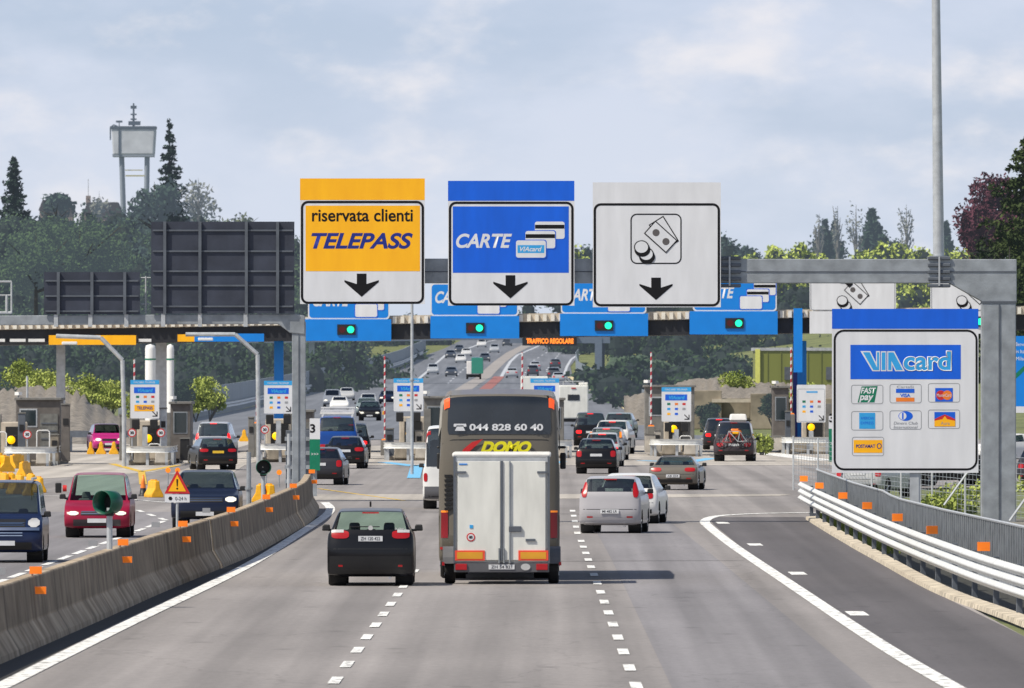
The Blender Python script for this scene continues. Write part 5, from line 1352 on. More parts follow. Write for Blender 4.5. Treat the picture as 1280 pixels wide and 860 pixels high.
# the coach
def coach():
    sp = dict(L=12.2, W=2.56, H=4.05, zb=.36, belt=2.60, rs=.10, ry=.06, hood=2.5, hl=.25, ws=.25, rf=.94, rw=.50, wb=(3.3, 9.2), bump=.8, crown=.10, sh=.3, bx=.985, inset=1.3, smooth=2)
    root = thing('coach', 'tall grey brown touring coach with phone number on its rear window', 'coach')
    bd = Body(sp, ds=.14); pm = paint('coach_grey', (.135, .12, .098), rough=.45)
    bd.mesh(root, pm, sp['wb'], .5, windows=False)
    for y in sp['wb']:
        for sx in (-1, 1): lathe_wheel(root, sx*1.12, y, .5, .30, sx, 1)
    bd.patch(3.10, 3.90, -1.10, 1.10, off=.012, nl=14, nu=8, xt=(-1.07, 1.07), rnd=.03).build('rear_window', 'coach_glass', root, smooth=True)
    bd.patch(3.93, 4.03, -1.24, 1.24, off=.05, nl=12, nu=3, xt=(-1.1, 1.1)).build('roof_visor', 'visor_light', root, smooth=True)
    for sx in (-1, 1):
        a, b = sorted((sx*1.045, sx*1.155)); bd.patch(3.69, 3.89, a, b, off=.02, nu=3, nl=3).build('upper_brake_light', 'coach_lamp', root)
        a, b = sorted((sx*1.08, sx*1.22)); bd.patch(.90, 1.44, a, b, off=.02, nu=6, nl=3).build('tail_light', 'tail_dark', root, smooth=True)
        bd.patch(1.44, 1.48, a, b, off=.022, nu=1, nl=3).build('indicator', 'lamp_orange', root)
        a, b = sorted((sx*1.10, sx*1.24)); bd.patch(.66, .71, a, b, off=.02, nu=1, nl=3).build('rear_reflector', 'tail_red', root)
    y = bd.p(bd.uz(3.2), 0).y
    text('044 828 60 40', 'sign_white', root, (-.63, 3.175, .93, 3.32), y=y-.035, offset=.03)
    ph = MB(); ph.box((-.83, y-.03, 3.215), (.22, .01, .09), taper=.6).box((-.83, y-.032, 3.302), (.26, .01, .035)); ph.box((-.935, y-.034, 3.278), (.06, .01, .04)).box((-.725, y-.034, 3.278), (.06, .01, .04)); ph.build('telephone_symbol', 'sign_white', root)
    y = bd.p(bd.uz(2.75), 0).y
    text('DOMO', 'logo_yellow', root, (-.40, 2.70, .68, 2.95), y=y-.03, shear=.35, offset=.06)
    MB().poly([(-.86, y-.02, 2.60), (-.66, y-.02, 2.70), (-.34, y-.02, 3.00), (-.58, y-.02, 2.93), (-.76, y-.02, 2.78)][::-1]).build('swoosh', 'sign_red', root)
    lv = MB()
    for i in range(8): lv.box((-1.08, bd.p(bd.uz(2.0), 4).y+.03, 2.22-i*.10), (.16, .10, .045))
    lv.build('louvres', 'black_plastic', root)
    bd.patch(.42, .95, -1.2, 1.2, off=.02, nl=12).build('bumper', paint('coach_lower', (.10, .09, .075)), root, smooth=True)
    bd.patch(2.98, 2.995, -1.20, 1.20, off=.006, nl=12, nu=1).build('panel_gap', 'black_plastic', root)
    for z0, z1 in ((2.75, 3.75),):
        for sx in (-1, 1):
            MB().box((sx*1.275, 6.6, 3.2), (.02, 10.4, .9)).build('side_window', 'coach_glass', root)
    for sx in (-1, 1): MB().box((sx*1.36, 11.6, 2.45), (.13, .16, .36)).box((sx*1.33, 11.8, 2.75), (.2, .06, .06)).build('wing_mirror', 'black_plastic', root, bevel=.03)
    place(root, sp, 624, 67.75, 0, False)
mat('visor_light', (.42, .40, .36), .5)
mat('coach_glass', (.018, .022, .028), .12, var=.3, scale=1.2, coat=.5); mat('coach_lamp', (.9, .10, .02), .3, emit=.5); mat('logo_yellow', (.75, .68, .01), .4)
coach()
# trailer
t = thing('cargo_trailer', 'white box trailer with two rear doors towed behind the coach', 'trailer', (GX(627, 66.6), 66.6, 0))
w, zb_, zt_ = 2.0, .44, 2.66
mat('trailer_white', (.70, .70, .655), .5, var=.12, scale=2.0, bump=.1, bscale=5, streak=(1.5, 1.5, .4), detail=9); mat('trailer_roof', (.70, .69, .66), .5)
MB().box((0, 1.6, (zb_+zt_)/2), (w, 3.2, zt_-zb_)).build('box_body', 'trailer_white', t, bevel=.02)
MB().box((0, 1.6, zt_+.03), (w+.06, 3.28, .10)).build('roof', 'trailer_roof', t, bevel=.04)
MB().box((0, -.02, zt_-.07), (w-.02, .06, .10)).build('header_rail', 'steel_light', t)
for sx in (-1, 1):
    d = MB().box((sx*w*.235, -.035, (zb_+zt_)/2-.02), (w*.445, .04, zt_-zb_-.16)).build('rear_door', 'trailer_white', t, bevel=.008)
    MB().box((sx*(w/2-.02), -.04, (zb_+zt_)/2), (.045, .05, zt_-zb_)).build('corner_post', 'steel_dark', t)
    MB().box((sx*w*.42, -.075, zt_-.33), (.20, .03, .045)).build('hinge', 'steel_dark', d)
    MB().box((sx*.66, -.055, .60), (.62, .02, .20)).build('marker_plate', 'sign_orange2', t) if False else None
    p_ = MB().box((sx*.66, -.062, .60), (.62, .02, .21)).build('marker_board', mat('marker_red', (.75, .07, .03), .5, emit=.1), t)
    MB().box((sx*.66, -.074, .60), (.53, .01, .14)).build('marker_field', mat('marker_yellow', (.70, .33, .02), .5), p_)
    MB().box((sx*.84, -.065, .36), (.24, .04, .13)).build('tail_light', 'tail_red', t, bevel=.01)
    a = MB(); fx = sx*1.09
    a.lathe((fx-.14, .95, .36), (1,0,0), [(0, .01), (0, .42), (.28, .42), (.28, .01)], 20)
    bm_ = a.build('mudguard', 'mudguard_grey' if 'mudguard_grey' in MATS else mat('mudguard_grey', (.10, .10, .11), .35), t)
    # keep only the upper half of the guard
    me = bm_.data
    for v in me.vertices: v.co.z = max(v.co.z, .42)
    lathe_wheel(t, sx*1.08, .95, .33, .22, sx, 1)
    MB().box((sx*1.22, .5, .42), (.05, .05, .07)).build('side_marker', 'tail_red', t)
MB().box((0, -.055, (zb_+zt_)/2-.02), (.05, .05, zt_-zb_-.14)).build('door_gap', 'steel_dark', t)
MB().cyl((.17, -.08, zb_), (.17, -.08, zt_-.1), .018).build('lock_rod', 'steel', t); MB().cyl((-.05, -.08, zb_), (-.05, -.08, .75), .018).cyl((.05, -.08, zb_), (.05, -.08, .75), .018).build('lock_rod', 'steel', t)
MB().box((.28, -.08, 1.15), (.26, .05, .12)).build('lock_handle', 'steel_dark', t, bevel=.01); MB().box((.60, -.07, .92), (.20, .03, .05)).build('vent', 'steel_dark', t)
q = MB().cyl((-.64, -.062, .98), (-.64, -.055, .98), .09, n=20).build('speed_sticker', 'sign_red', t); MB().cyl((-.64, -.066, .98), (-.64, -.062, .98), .065, n=20).build('sticker_face', 'sign_white', q); text('80', 'sign_black', q, (-.675, .95, -.605, 1.01), y=-.070, offset=.04)
MB().box((-.63, -.06, 1.20), (.07, .01, .07)).build('label', 'sign_cyan', t); MB().box((-.80, -.06, 2.50), (.17, .01, .025)).build('label', 'sign_blue_light', t)
MB().box((0, 0, .35), (1.98, .10, .20)).build('bumper_beam', 'mudguard_grey', t, bevel=.01); plate(t, -.06, .36, w=.54, h=.10, s='ZH 54 821')
q = MB().cyl((.50, -.07, .36), (.50, -.05, .36), .10, n=18).build('fog_lamp', 'lamp_clear', t); q.scale = (1, 1, .7); q.location.z = .108
MB().box((0, 2.0, .36), (1.2, 3.6, .12)).box((0, 4.0, .55), (.10, 1.0, .10)).build('chassis', 'steel_dark', t)

car('mpv', 'silver compact MPV with tall red rear lamps in the middle lane right of coach', 'car', 762, 87, ('silver2', (.38, .37, .39)), yaw=-4.2, tl=(.98, 1.42, .74, .92), pl='MI 482 LR', pz=.60, over=dict(W=1.68, H=1.56, belt=1.06, bump=.55), glass='car_glass', bumper=paint('silver2', (.38, .37, .39)), name='hatchback')
car('hatch', 'pale silver car mostly hidden in front of the silver MPV', 'car', 784, 92.4, WHT, yaw=-5, detail=1, name='hatchback')
c, bd, sp = car('roadster', 'bronze grey roadster with black soft top left of the bicycle carrier', 'car', 841, 118, BRZ, yaw=-5.5, tl=(.68, .82, .48, .90), pl='AB 204', pz=.52, name='roadster')
u0 = bd.ks[6]
MB().box((0, 1.75, 1.225), (1.05, .9, .05), taper=.9).build('soft_top', 'black_plastic', c, bevel=.03)
car('hatch', 'small black hatchback last in the queue right of the coach', 'car', 745, 136, BLK, yaw=-2, tl=(.72, .98, .70, .94), pl='BX 31', detail=1, over=dict(H=1.52, belt=1.0), name='hatchback')
car('hatch', 'silver hatchback directly in front of the small black hatchback', 'car', 752, 146, SIL, yaw=-3, detail=1, brake=True, over=dict(H=1.56), name='hatchback')
c, bd, sp = car('estate', 'grey estate car with orange rear pillars in the middle of the queue', 'car', 757, 156, ('midgrey', (.25, .25, .26)), yaw=-4, detail=1, brake=True, over=dict(H=1.62, W=1.8), name='estate_car')
for sx in (-1, 1): MB().box((sx*.72, .22, 1.25), (.10, .05, .28)).build('pillar_lamp', 'lamp_orange', c)
car('suv', 'white hatchback with dark wrapped rear window in the toll queue', 'car', 764, 167, WHT, yaw=-5, detail=1, brake=True, over=dict(H=1.78, belt=1.22, rs=.7), name='suv')
car('suv', 'tall black off road car with lit brake light at the toll barrier', 'car', 738, 185, BLK, detail=1, brake=True, over=dict(H=1.95, W=1.95), name='suv')
car('suv', 'silver grey SUV driving out of the toll lane beyond the queue', 'car', 773, 204, TEAL, yaw=-4, detail=1, over=dict(W=1.95), name='suv')
c, bd, sp = car('bigmpv', 'dark plum people carrier with bicycles on the rear and a roof box', 'car', 917, 154, PLUM, yaw=-2.6, detail=1, over=dict(H=1.95, W=1.95, zb=.3), name='people_carrier')
rbx = thing('roof_box', 'pale grey roof box on the dark people carrier', 'roof box', c.location + Vector((.25, 1.6/S, 1.95))); MB().box((0, .9, .17), (.85, 1.9, .32), taper=.88).build('shell', 'booth_grey' if False else 'trailer_roof', rbx, bevel=.06); MB().box((0, .9, .02), (1.3, .08, .05)).build('roof_bar', 'black_plastic', rbx)
def bicycle(x, y, z, fm, lab, rz=0):
    t = thing('bicycle', lab, 'bicycle', (x, y, z), rz)
    for sx in (-.50, .50):
        wh = MB().lathe((sx, 0, .33), (0,1,0), [(-.015, .30), (0, .335), (.015, .30), (-.015, .30)], 22).build('wheel', 'rubber', t)
        s_ = MB()
        for i in range(8): a = math.pi*i/4; s_.cyl((sx, 0, .33), (sx+.3*math.cos(a), 0, .33+.3*math.sin(a)), .004, n=3)
        s_.build('spokes', 'steel_light', wh)
    A, B, C_, D_ = Vector((-.5, 0, .33)), Vector((-.08, 0, .30)), Vector((-.18, 0, .78)), Vector((.36, 0, .80))
    MB().cyl(A, B, .016).cyl(A, C_, .014).cyl(B, C_, .018).cyl(B, D_, .02).cyl(C_, D_, .018).cyl(D_, (.50, 0, .33), .016).build('frame', fm, t)
    MB().box((-.2, 0, .88), (.24, .12, .05)).build('saddle', 'black_plastic', t, bevel=.02); MB().cyl((.34, -.0, .93), (.30, -.26, .95), .014).cyl((.34, 0, .93), (.30, .2, .95), .014).cyl((.34, 0, .93), D_, .014).build('handlebar', 'black_plastic', t)
cp = c.location
bicycle(cp.x-.05, cp.y-.16/S, .62, 'sign_red', 'red bicycle carried on the back of the dark people carrier')
bicycle(cp.x+.12, cp.y-.32/S, .66, 'steel_light', 'grey bicycle hung outermost on the rear of the people carrier', math.pi)
lb = thing('luggage_bag', 'orange bag strapped above the bicycles on the people carrier', 'bag', (cp.x+.1, cp.y-.12/S, 1.38)); MB().box((0, 0, .1), (.62, .2, .2), taper=.7).build('bag_body', 'sign_orange', lb, bevel=.05)
MB().box((0, -.05, .0), (.3, .14, .12)).build('flap', 'sign_yellow', lb, bevel=.03)
car('hatch', 'dark car half hidden left of the bicycle carrier with lit brake light', 'car', 899, 176, DGR, detail=1, brake=True, over=dict(H=1.75), name='hatchback')

# left, outgoing lanes
car('hatch', 'dark hatchback partly hidden by the left gantry post', 'car', 399, 123, DGR, tl=(.70, .95, .72, .94), pl='CT 90', detail=1, yaw=-3, over=dict(W=1.8), name='hatchback')
car('hatch', 'black hatchback following the dark people carrier behind the blue van', 'car', 431, 143, BLK, detail=1, yaw=-2, tl=(.78, .95, .50, .94), pl='F', name='hatchback')
car('bigmpv', 'black people carrier directly behind the blue van', 'car', 440, 158, BLK, detail=1, brake=True, over=dict(W=1.75), name='people_carrier')
c, bd, sp = car('van', 'bright blue high roof van with ladder rack at the toll lane', 'van', 421, 151, BLUE, detail=1, brake=False, over=dict(H=2.25, W=1.95, rs=.5, L=5.2, belt=1.42, rf=.80), name='van')
for y, z in ((.7, 2.36), (1.5, 2.42), (2.4, 2.50), (3.2, 2.62)): MB().box((0, y, z), (1.6, .08, .07)).box((-.7, y, z/2+1.08), (.05, .05, z-2.16)).box((.7, y, z/2+1.08), (.05, .05, z-2.16)).build('roof_bar', 'trailer_roof', c)
c, bd, sp = car('estate', 'black estate car with yellow number plate at the left toll lane', 'car', 273, 141, BLK, yaw=8, tl=(.80, .94, .50, .92), plm='plate_yellow', detail=2, brake=False, over=dict(W=1.74, H=1.45), name='estate_car')
car('bigmpv', 'silver people carrier with lit brake lights before the black estate', 'car', 266, 158, ('silver3', (.40, .42, .46)), yaw=-3, brake=True, detail=1, tl=(.95, 1.3, .78, .94), over=dict(H=1.85), name='people_carrier')
# left, oncoming
car('suv', 'navy SUV driving towards the viewer beside the warning sign', 'car', 256, 88.7, NAVY, yaw=0, onc=True, lights=True, over=dict(L=4.75, W=1.88, H=1.66, belt=1.08), tl=(.78, .92, .60, .92), name='suv')
c, bd, sp = car('bigmpv', 'dark red people carrier driving towards the viewer with headlights on', 'car', 121, 84.7, RED, yaw=0, onc=True, lights=True, glass='clear_glass', tl=(.60, .70, .56, .88), over=dict(W=1.74, H=1.72, ws=1.0, hl=.75, cowl=.94), intm='interior_grey', bumper=paint('darkgrey2', (.05, .04, .045)), name='people_carrier')
c, bd, sp = car('smallvan', 'dark blue small van at the left edge driving towards the viewer', 'van', 5, 73.8, ('darkblue', (.008, .016, .055)), yaw=0, onc=True, tl=(.82, 1.02, .62, .92), over=dict(W=1.76, H=1.90, L=4.25), name='van')
bd.patch(.74, .80, -.80, .80, front=True, off=.035, nl=10, nu=2).build('chrome_bar', 'chrome', c, smooth=True)
for z in (.62, .68, .88): bd.patch(z, z+.02, -.42, .42, front=True, off=.03, nl=8, nu=1).build('grille_bar', 'chrome', c, smooth=True)
for sx in (-1, 1): MB().box((sx*.60, 2.0, 1.93), (.05, 2.2, .05)).build('roof_rail', 'steel_light', c)
car('hatch', 'pink hatchback facing the viewer behind three yellow barriers', 'car', 137, 170, PINK, yaw=7, onc=True, lights=True, detail=1, over=dict(H=1.55), name='hatchback')
# white van left of the coach
c, bd, sp = car('van', 'white panel van half hidden left of the coach', 'van', 566, 102, WHT, detail=1, tl=(.88, 1.15, .84, .96), over=dict(H=2.68, W=1.92, belt=1.30), bumper='black_plastic', name='van')
bd.patch(1.36, 2.22, -.84, .84, off=.012, nl=8).build('dark_rear_glass', 'coach_glass', c, smooth=True)
bd.patch(.30, .72, -.90, .90, off=.014, nl=10).build('grey_bumper', 'mudguard_grey', c, smooth=True)
bd.patch(2.40, 2.52, -.88, -.70, off=.012).build('upper_light', 'tail_red', c)
# beyond the toll, oncoming
OC = 'oncoming cars approaching the toll station'
for (px, Y, kd, cl, lab, lt) in ((462, 262, 'suv', BLK, 'dark SUV with plate leading the oncoming cars beyond the toll', 1), (458, 280, 'suv', TEAL, 'grey green SUV right behind the leading dark SUV', 0), (460, 305, 'mpv', SIL, 'silver MPV third behind the leading dark SUV', 1),
        (424, 300, 'saloon', WHT, 'white car approaching above the blue van', 1), (415, 318, 'bigmpv', ('greysil', (.2, .22, .26)), 'grey people carrier left of the white approaching car', 1), (484, 330, 'hatch', NAVY, 'dark car approaching just left of the far card sign', 1), (433, 345, 'hatch', SIL, 'pale small car far back above the white approaching car', 0)):
    car(kd, lab, 'car', px, Y, cl, onc=True, lights=bool(lt), detail=1 if Y < 290 else 0, name='oncoming_car')
# caravan and truck
def boxveh(name, lab, cat, px, Y, w, h, L, m, cab):
    t = thing(name, lab, cat, (GX(px, Y), Y, terr(0, Y))); k = m
    MB().box((0, L/2, .55+(h-.55)/2), (w, L, h-.55)).build('box_body', m, t, bevel=.08)
    MB().box((0, L/2+.1, .45), (w*.9, L, .3)).build('chassis', 'black_plastic', t)
    for y in (.8+.4, L-1.0):
        for sx in (-1, 1): lathe_wheel(t, sx*(w/2-.2), y, .36, .24, sx, 0)
    for sx in (-1, 1): MB().box((sx*(w/2-.14), -.02, .75), (.18, .05, .14)).build('tail_light', 'tail_red', t)
    if cab == 'camper':
        MB().box((0, -.02, h*.70), (.9, .04, .45)).build('rear_window', 'coach_glass', t, bevel=.02); MB().box((0, -.03, h-.22), (.35, .04, .08)).build('brake_light', 'tail_red', t)
        MB().box((.75, L*.7, h+.12), (.7, 1.0, .2)).build('roof_hatch', 'trailer_roof', t, bevel=.04)
        MB().tube([Vector((-w*.35, .5, h)), Vector((-w*.35, .5, h+.3)), Vector((w*.35, .5, h+.3)), Vector((w*.35, .5, h))], .03, 6).build('roof_rail', 'steel_light', t)
    else:
        MB().box((0, L+.9, 1.4), (w*.92, 1.6, 1.9)).build('cab', m, t, bevel=.1)
    return t
boxveh('motorhome', 'white motorhome driving away beyond the toll right of the coach roof', 'motorhome', 717, 245, 2.25, 3.1, 5.5, 'trailer_white', 'camper')
boxveh('box_truck', 'white box truck driving away just above the coach roof', 'truck', 668, 290, 2.5, 3.4, 6.5, 'trailer_white', 'truck')
# far traffic
FC = [(603, 610, 'van', 'w', 1), (602, 585, 'hatch', 'w', 1), (618, 560, 'mpv', 's', 1), (574, 560, 'hatch', 'd', 1), (583, 545, 'saloon', 'w', 1), (563, 535, 'estate', 'd', 1), (576, 515, 'hatch', 'w', 1), (595, 495, 'mpv', 'b', 1), (606, 520, 'estate', 'd', 1),
      (541, 462, 'mpv', 's', 1), (564, 452, 'hatch', 'd', 1), (634, 590, 'bigmpv', 'd', 1),
      (694, 575, 'hatch', 'd', 0), (727, 590, 'van', 'd', 0), (694, 490, 'estate', 'd', 0), (669, 478, 'hatch', 's', 0), (666, 455, 'mpv', 'd', 0), (692, 440, 'suv', 'd', 0), (640, 446, 'hatch', 's', 0), (698, 425, 'saloon', 's', 0)]
fcol = dict(w=('w', (.6, .6, .6)), s=('s', (.35, .37, .4)), d=('d', (.02, .022, .03)), b=('b', (.06, .12, .22)))
cn_ = dict(w='white', s='silver', d='dark', b='blue grey')
for i, (px, Y, kd, cl, on) in enumerate(FC):
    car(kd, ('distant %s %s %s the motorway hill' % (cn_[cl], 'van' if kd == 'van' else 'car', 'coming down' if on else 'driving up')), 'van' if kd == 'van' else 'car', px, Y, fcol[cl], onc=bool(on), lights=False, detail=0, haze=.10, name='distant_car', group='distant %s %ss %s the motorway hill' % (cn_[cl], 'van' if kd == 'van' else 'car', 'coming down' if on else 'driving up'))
t = thing('green_truck', 'green and white truck coming down the motorway towards the toll', 'truck', (GX(592, 440), 440, terr(0, 440)))
MB().box((.5, 3, 1.9), (1.6, 6, 2.2)).build('box_body', mat('far_green', (.0, .22, .14), .6, haze=.08), t, bevel=.05); MB().box((-.6, 2, 1.6), (.7, 4, 1.8)).build('cab', 'red_white', t, bevel=.1); MB().box((0, 3, .5), (2, 5.5, .4)).build('chassis', 'black_plastic', t)
for sx in (-1, 1):
    for y in (.8, 5): lathe_wheel(t, sx*.9, y, .4, .25, sx, 0)
# parked behind the railing
car('hatch', 'silver car parked behind the railing under the payment sign', 'car', 1072, 112, SIL, yaw=-20, detail=1, tl=(.7, .95, .7, .94), name='parked_car')
car('hatch', 'dark car parked behind the mesh fence under the payment sign', 'car', 1128, 122, BLK, yaw=-60, detail=1, name='parked_car')
car('mpv', 'dark grey car parked at right edge behind the gantry post', 'car', 1290, 120, DGR, yaw=-40, detail=1, name='parked_car')
car('saloon', 'white car parked behind the payment sign post', 'car', 1228, 150, WHT, yaw=-50, detail=1, name='parked_car')
# ------------------------------------------------------------ vegetation and the hill
def leafm(name, c, var=.5, haze=0.0, scale=.45, c2=None):
    m = mat(name, c, .8, var=var, scale=scale, haze=haze, spec=.2, col2=c2, detail=2); return m
H1, H2 = .12, .17
leafm('leaf_far', (.034, .070, .022), .3, .155, c2=(.062, .112, .030)); leafm('leaf_far_blue', (.022, .048, .034), .4, .17, c2=(.038, .072, .044)); leafm('leaf_light', (.34, .44, .08), .4, .08, c2=(.60, .68, .16)); leafm('leaf_far_light', (.09, .115, .045), .4, .18, c2=(.17, .19, .08))
leafm('leaf_mid', (.014, .034, .016), .35, .10, c2=(.030, .060, .022)); leafm('conifer', (.010, .024, .018), .5, .07, c2=(.022, .045, .03)); leafm('leaf_shrub', (.24, .33, .05), .45, .02, c2=(.52, .58, .15)); leafm('leaf_purple', (.050, .014, .026), .5, .05, c2=(.13, .04, .06))
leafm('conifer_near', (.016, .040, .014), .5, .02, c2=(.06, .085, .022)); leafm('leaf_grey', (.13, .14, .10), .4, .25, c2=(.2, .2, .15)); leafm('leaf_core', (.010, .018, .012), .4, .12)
mat('bark', (.05, .04, .03), .9, var=.3, haze=.05); mat('bark_pale', (.16, .15, .13), .9, var=.3, haze=.18)
def leaf_quad(mb, c, s, rnd, flat=0.0):
    a = Vector((rnd.gauss(0, 1), rnd.gauss(0, 1), rnd.gauss(0, 1))).normalized(); b = a.orthogonal().normalized()
    if rnd.random() < .5: b = a.cross(b)
    a = a*s*rnd.uniform(.6, 1.3); b = b*s*rnd.uniform(.35, .8)
    mb.quad(c-a, c-b*1.0, c+a, c+b)
def crown(mb, core, c, rx, rz, n, s, rnd, lumps=7, gap=.25):
    L_ = []
    for i in range(lumps):
        d = Vector((rnd.gauss(0, 1), rnd.gauss(0, 1), rnd.gauss(0, .9))).normalized(); r = rnd.uniform(.35, .75)
        L_.append((Vector((c[0]+d.x*rx*r, c[1]+d.y*rx*r, c[2]+d.z*rz*r)), rnd.uniform(.30, .55)))
    L_.append((Vector(c), .62))
    for i in range(n):
        q, f = rnd.choice(L_); d = Vector((rnd.gauss(0, 1), rnd.gauss(0, 1), rnd.gauss(0, 1))).normalized()*(rnd.random()**.35)
        leaf_quad(mb, q+Vector((d.x*rx*f, d.y*rx*f, d.z*rz*f)), s, rnd)
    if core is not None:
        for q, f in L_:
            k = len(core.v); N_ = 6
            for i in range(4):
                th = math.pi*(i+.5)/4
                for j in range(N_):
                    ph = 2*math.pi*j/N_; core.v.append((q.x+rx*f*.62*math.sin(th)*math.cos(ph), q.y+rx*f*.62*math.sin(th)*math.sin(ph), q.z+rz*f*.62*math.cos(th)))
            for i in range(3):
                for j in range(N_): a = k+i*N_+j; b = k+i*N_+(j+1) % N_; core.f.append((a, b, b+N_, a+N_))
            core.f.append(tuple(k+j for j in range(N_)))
def wood(name, lab, rows, m, n, s, seed, rx=(4, 6.5), rzf=(.8, 1.2)):
    """rows: (px0,px1,Y,top_py0,top_py1,count,height)"""
    rnd = random.Random(seed); mb = MB(); core = MB()
    for (p0, p1, Y, t0, t1, cnt, dz) in rows:
        for i in range(cnt):
            f = (i+rnd.uniform(.0, 1))/cnt; px = p0+(p1-p0)*f; y = Y+rnd.uniform(-14, 14); top = t0+(t1-t0)*f+rnd.uniform(-7, 8)
            zt = HC-(top-VY)*y/F; X = GX(px, y); r = rnd.uniform(*rx); rz = min(r*rnd.uniform(*rzf)*1.3, dz)
            crown(mb, core, (X, y*S, zt-rz*1.0), r, rz, n, s, rnd)
    off = Vector(mb.v[0]); 
    o = mb.build(name, m); tag(o, lab, 'wood', kind='stuff')
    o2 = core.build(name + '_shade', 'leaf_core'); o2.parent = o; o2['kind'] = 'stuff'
    return o
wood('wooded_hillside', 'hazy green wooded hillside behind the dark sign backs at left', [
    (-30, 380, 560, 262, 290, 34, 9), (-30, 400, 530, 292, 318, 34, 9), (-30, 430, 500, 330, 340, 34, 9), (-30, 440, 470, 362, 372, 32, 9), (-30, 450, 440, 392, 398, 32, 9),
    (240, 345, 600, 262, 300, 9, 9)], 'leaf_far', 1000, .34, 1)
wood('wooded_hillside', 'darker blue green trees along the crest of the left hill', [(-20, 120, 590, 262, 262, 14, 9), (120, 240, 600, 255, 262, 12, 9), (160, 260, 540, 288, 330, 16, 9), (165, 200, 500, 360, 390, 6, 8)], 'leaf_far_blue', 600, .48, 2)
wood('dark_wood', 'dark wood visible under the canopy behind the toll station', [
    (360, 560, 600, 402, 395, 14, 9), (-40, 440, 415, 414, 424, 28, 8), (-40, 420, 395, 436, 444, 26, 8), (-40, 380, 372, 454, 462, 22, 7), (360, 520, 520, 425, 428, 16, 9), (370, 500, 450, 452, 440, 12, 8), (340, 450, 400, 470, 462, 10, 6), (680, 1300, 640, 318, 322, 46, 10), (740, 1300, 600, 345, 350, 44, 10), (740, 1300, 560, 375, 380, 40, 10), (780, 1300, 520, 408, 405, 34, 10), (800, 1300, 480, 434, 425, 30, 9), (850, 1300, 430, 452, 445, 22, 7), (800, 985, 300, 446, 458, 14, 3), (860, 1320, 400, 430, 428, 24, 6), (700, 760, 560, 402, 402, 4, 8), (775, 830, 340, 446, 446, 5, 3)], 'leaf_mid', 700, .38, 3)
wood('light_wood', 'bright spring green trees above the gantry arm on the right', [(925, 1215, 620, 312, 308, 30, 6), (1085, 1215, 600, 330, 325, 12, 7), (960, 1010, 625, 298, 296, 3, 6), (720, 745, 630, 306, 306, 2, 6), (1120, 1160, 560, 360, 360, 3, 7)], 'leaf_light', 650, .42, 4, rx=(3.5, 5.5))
wood('hazy_wood', 'hazy dark tree line on the right horizon', [(895, 935, 720, 292, 300, 5, 9), (930, 1010, 700, 306, 304, 7, 8), (1080, 1130, 700, 290, 290, 6, 8), (1020, 1045, 700, 290, 298, 4, 8), (715, 742, 700, 302, 306, 3, 8)], 'leaf_far_blue', 600, .45, 5, rx=(3.5, 5.5))
def tree(name, lab, px, Y, top, rx, H, lm, bm, n=900, s=.5, seed=0, group=None, sparse=False, zf=.5, rz=None):
    rnd = random.Random(seed); q = W(px, top, Y); t = thing(name, lab, 'tree', (q.x, Y, q.z-H), group=group)
    rz = rz or H*.36
    tk = MB(); tk.cyl((0, 0, 0), (0, 0, H*.55), .03*H*.8, .015*H, n=8)
    for i in range(9):
        a = rnd.uniform(0, 6.28); z0 = H*rnd.uniform(.3, .6); tk.cyl((0, 0, z0), (math.cos(a)*rx*.7, math.sin(a)*rx*.7, z0+H*rnd.uniform(.12, .35)), .012*H, .003*H, n=5)
    tk.cyl((0, 0, H*.5), (0, 0, H*.95), .014*H, .002*H, n=6)
    tk.build('trunk', bm, t)
    mb = MB(); core = None
    crown(mb, core, (0, 0, H-rz), rx, rz, n, s, rnd, lumps=12)
    mb.build('crown', lm, t); return t
def conifer(lab, px, Y, top, H, R_, lm, seed=0, n=26, s=.5, dens=1.0, name='conifer_tree'):
    rnd = random.Random(seed); q = W(px, top, Y); t = thing(name, lab, 'tree', (q.x, Y, q.z-H))
    MB().cyl((0, 0, 0), (0, 0, H*.98), .022*H, .004*H, n=8).build('trunk', 'bark', t)
    mb = MB(); bb = MB()
    for i in range(n):
        f = (i+.5)/n; z = H*(1-f*.93); r = R_*(f**.75)*rnd.uniform(.7, 1.15)+.2
        nb = int(6+6*f)
        for j in range(nb):
            a = 2*math.pi*j/nb+rnd.uniform(-.4, .4); rr = r*rnd.uniform(.65, 1.15); d = Vector((math.cos(a), math.sin(a), 0)); zj = rnd.gauss(0, H*.35/n); m_ = int((4+rr*5)*dens)
            for q_ in range(m_):
                u = (q_+rnd.random())/m_; p = d*rr*u + Vector((rnd.gauss(0, .10+.10*rr*(1-u)), rnd.gauss(0, .12+.14*rr*(1-u)), z - rr*.34*u + .12*rr*u*u*2 + rnd.gauss(0, .10+.03*rr) + zj))
                leaf_quad(mb, p, s*rnd.uniform(.5, 1), rnd)
    mb.build('crown', lm, t); return t
conifer('dark pointed conifer on the hill at the far left', 17, 580, 196, 20, 4.6, 'conifer', 3, s=.6, n=20, dens=1.3)
conifer('dark ragged conifer beside the water tower', 212, 600, 152, 22, 4.2, 'conifer', 8, s=.55, n=15, dens=1.6)
tree('hill_tree', 'rounded dark tree just below the water tower', 193, 590, 222, 5.5, 14, 'leaf_far_blue', 'bark', 900, .6, 5)
tree('hill_tree', 'pale bare branched tree right of the dark ragged conifer', 248, 590, 218, 4.5, 14, 'leaf_grey', 'bark_pale', 420, .45, 6)
tree('hill_tree', 'loose greyish tree in front of the hilltop house', 124, 590, 236, 2.2, 8, 'leaf_grey', 'bark_pale', 200, .4, 7)
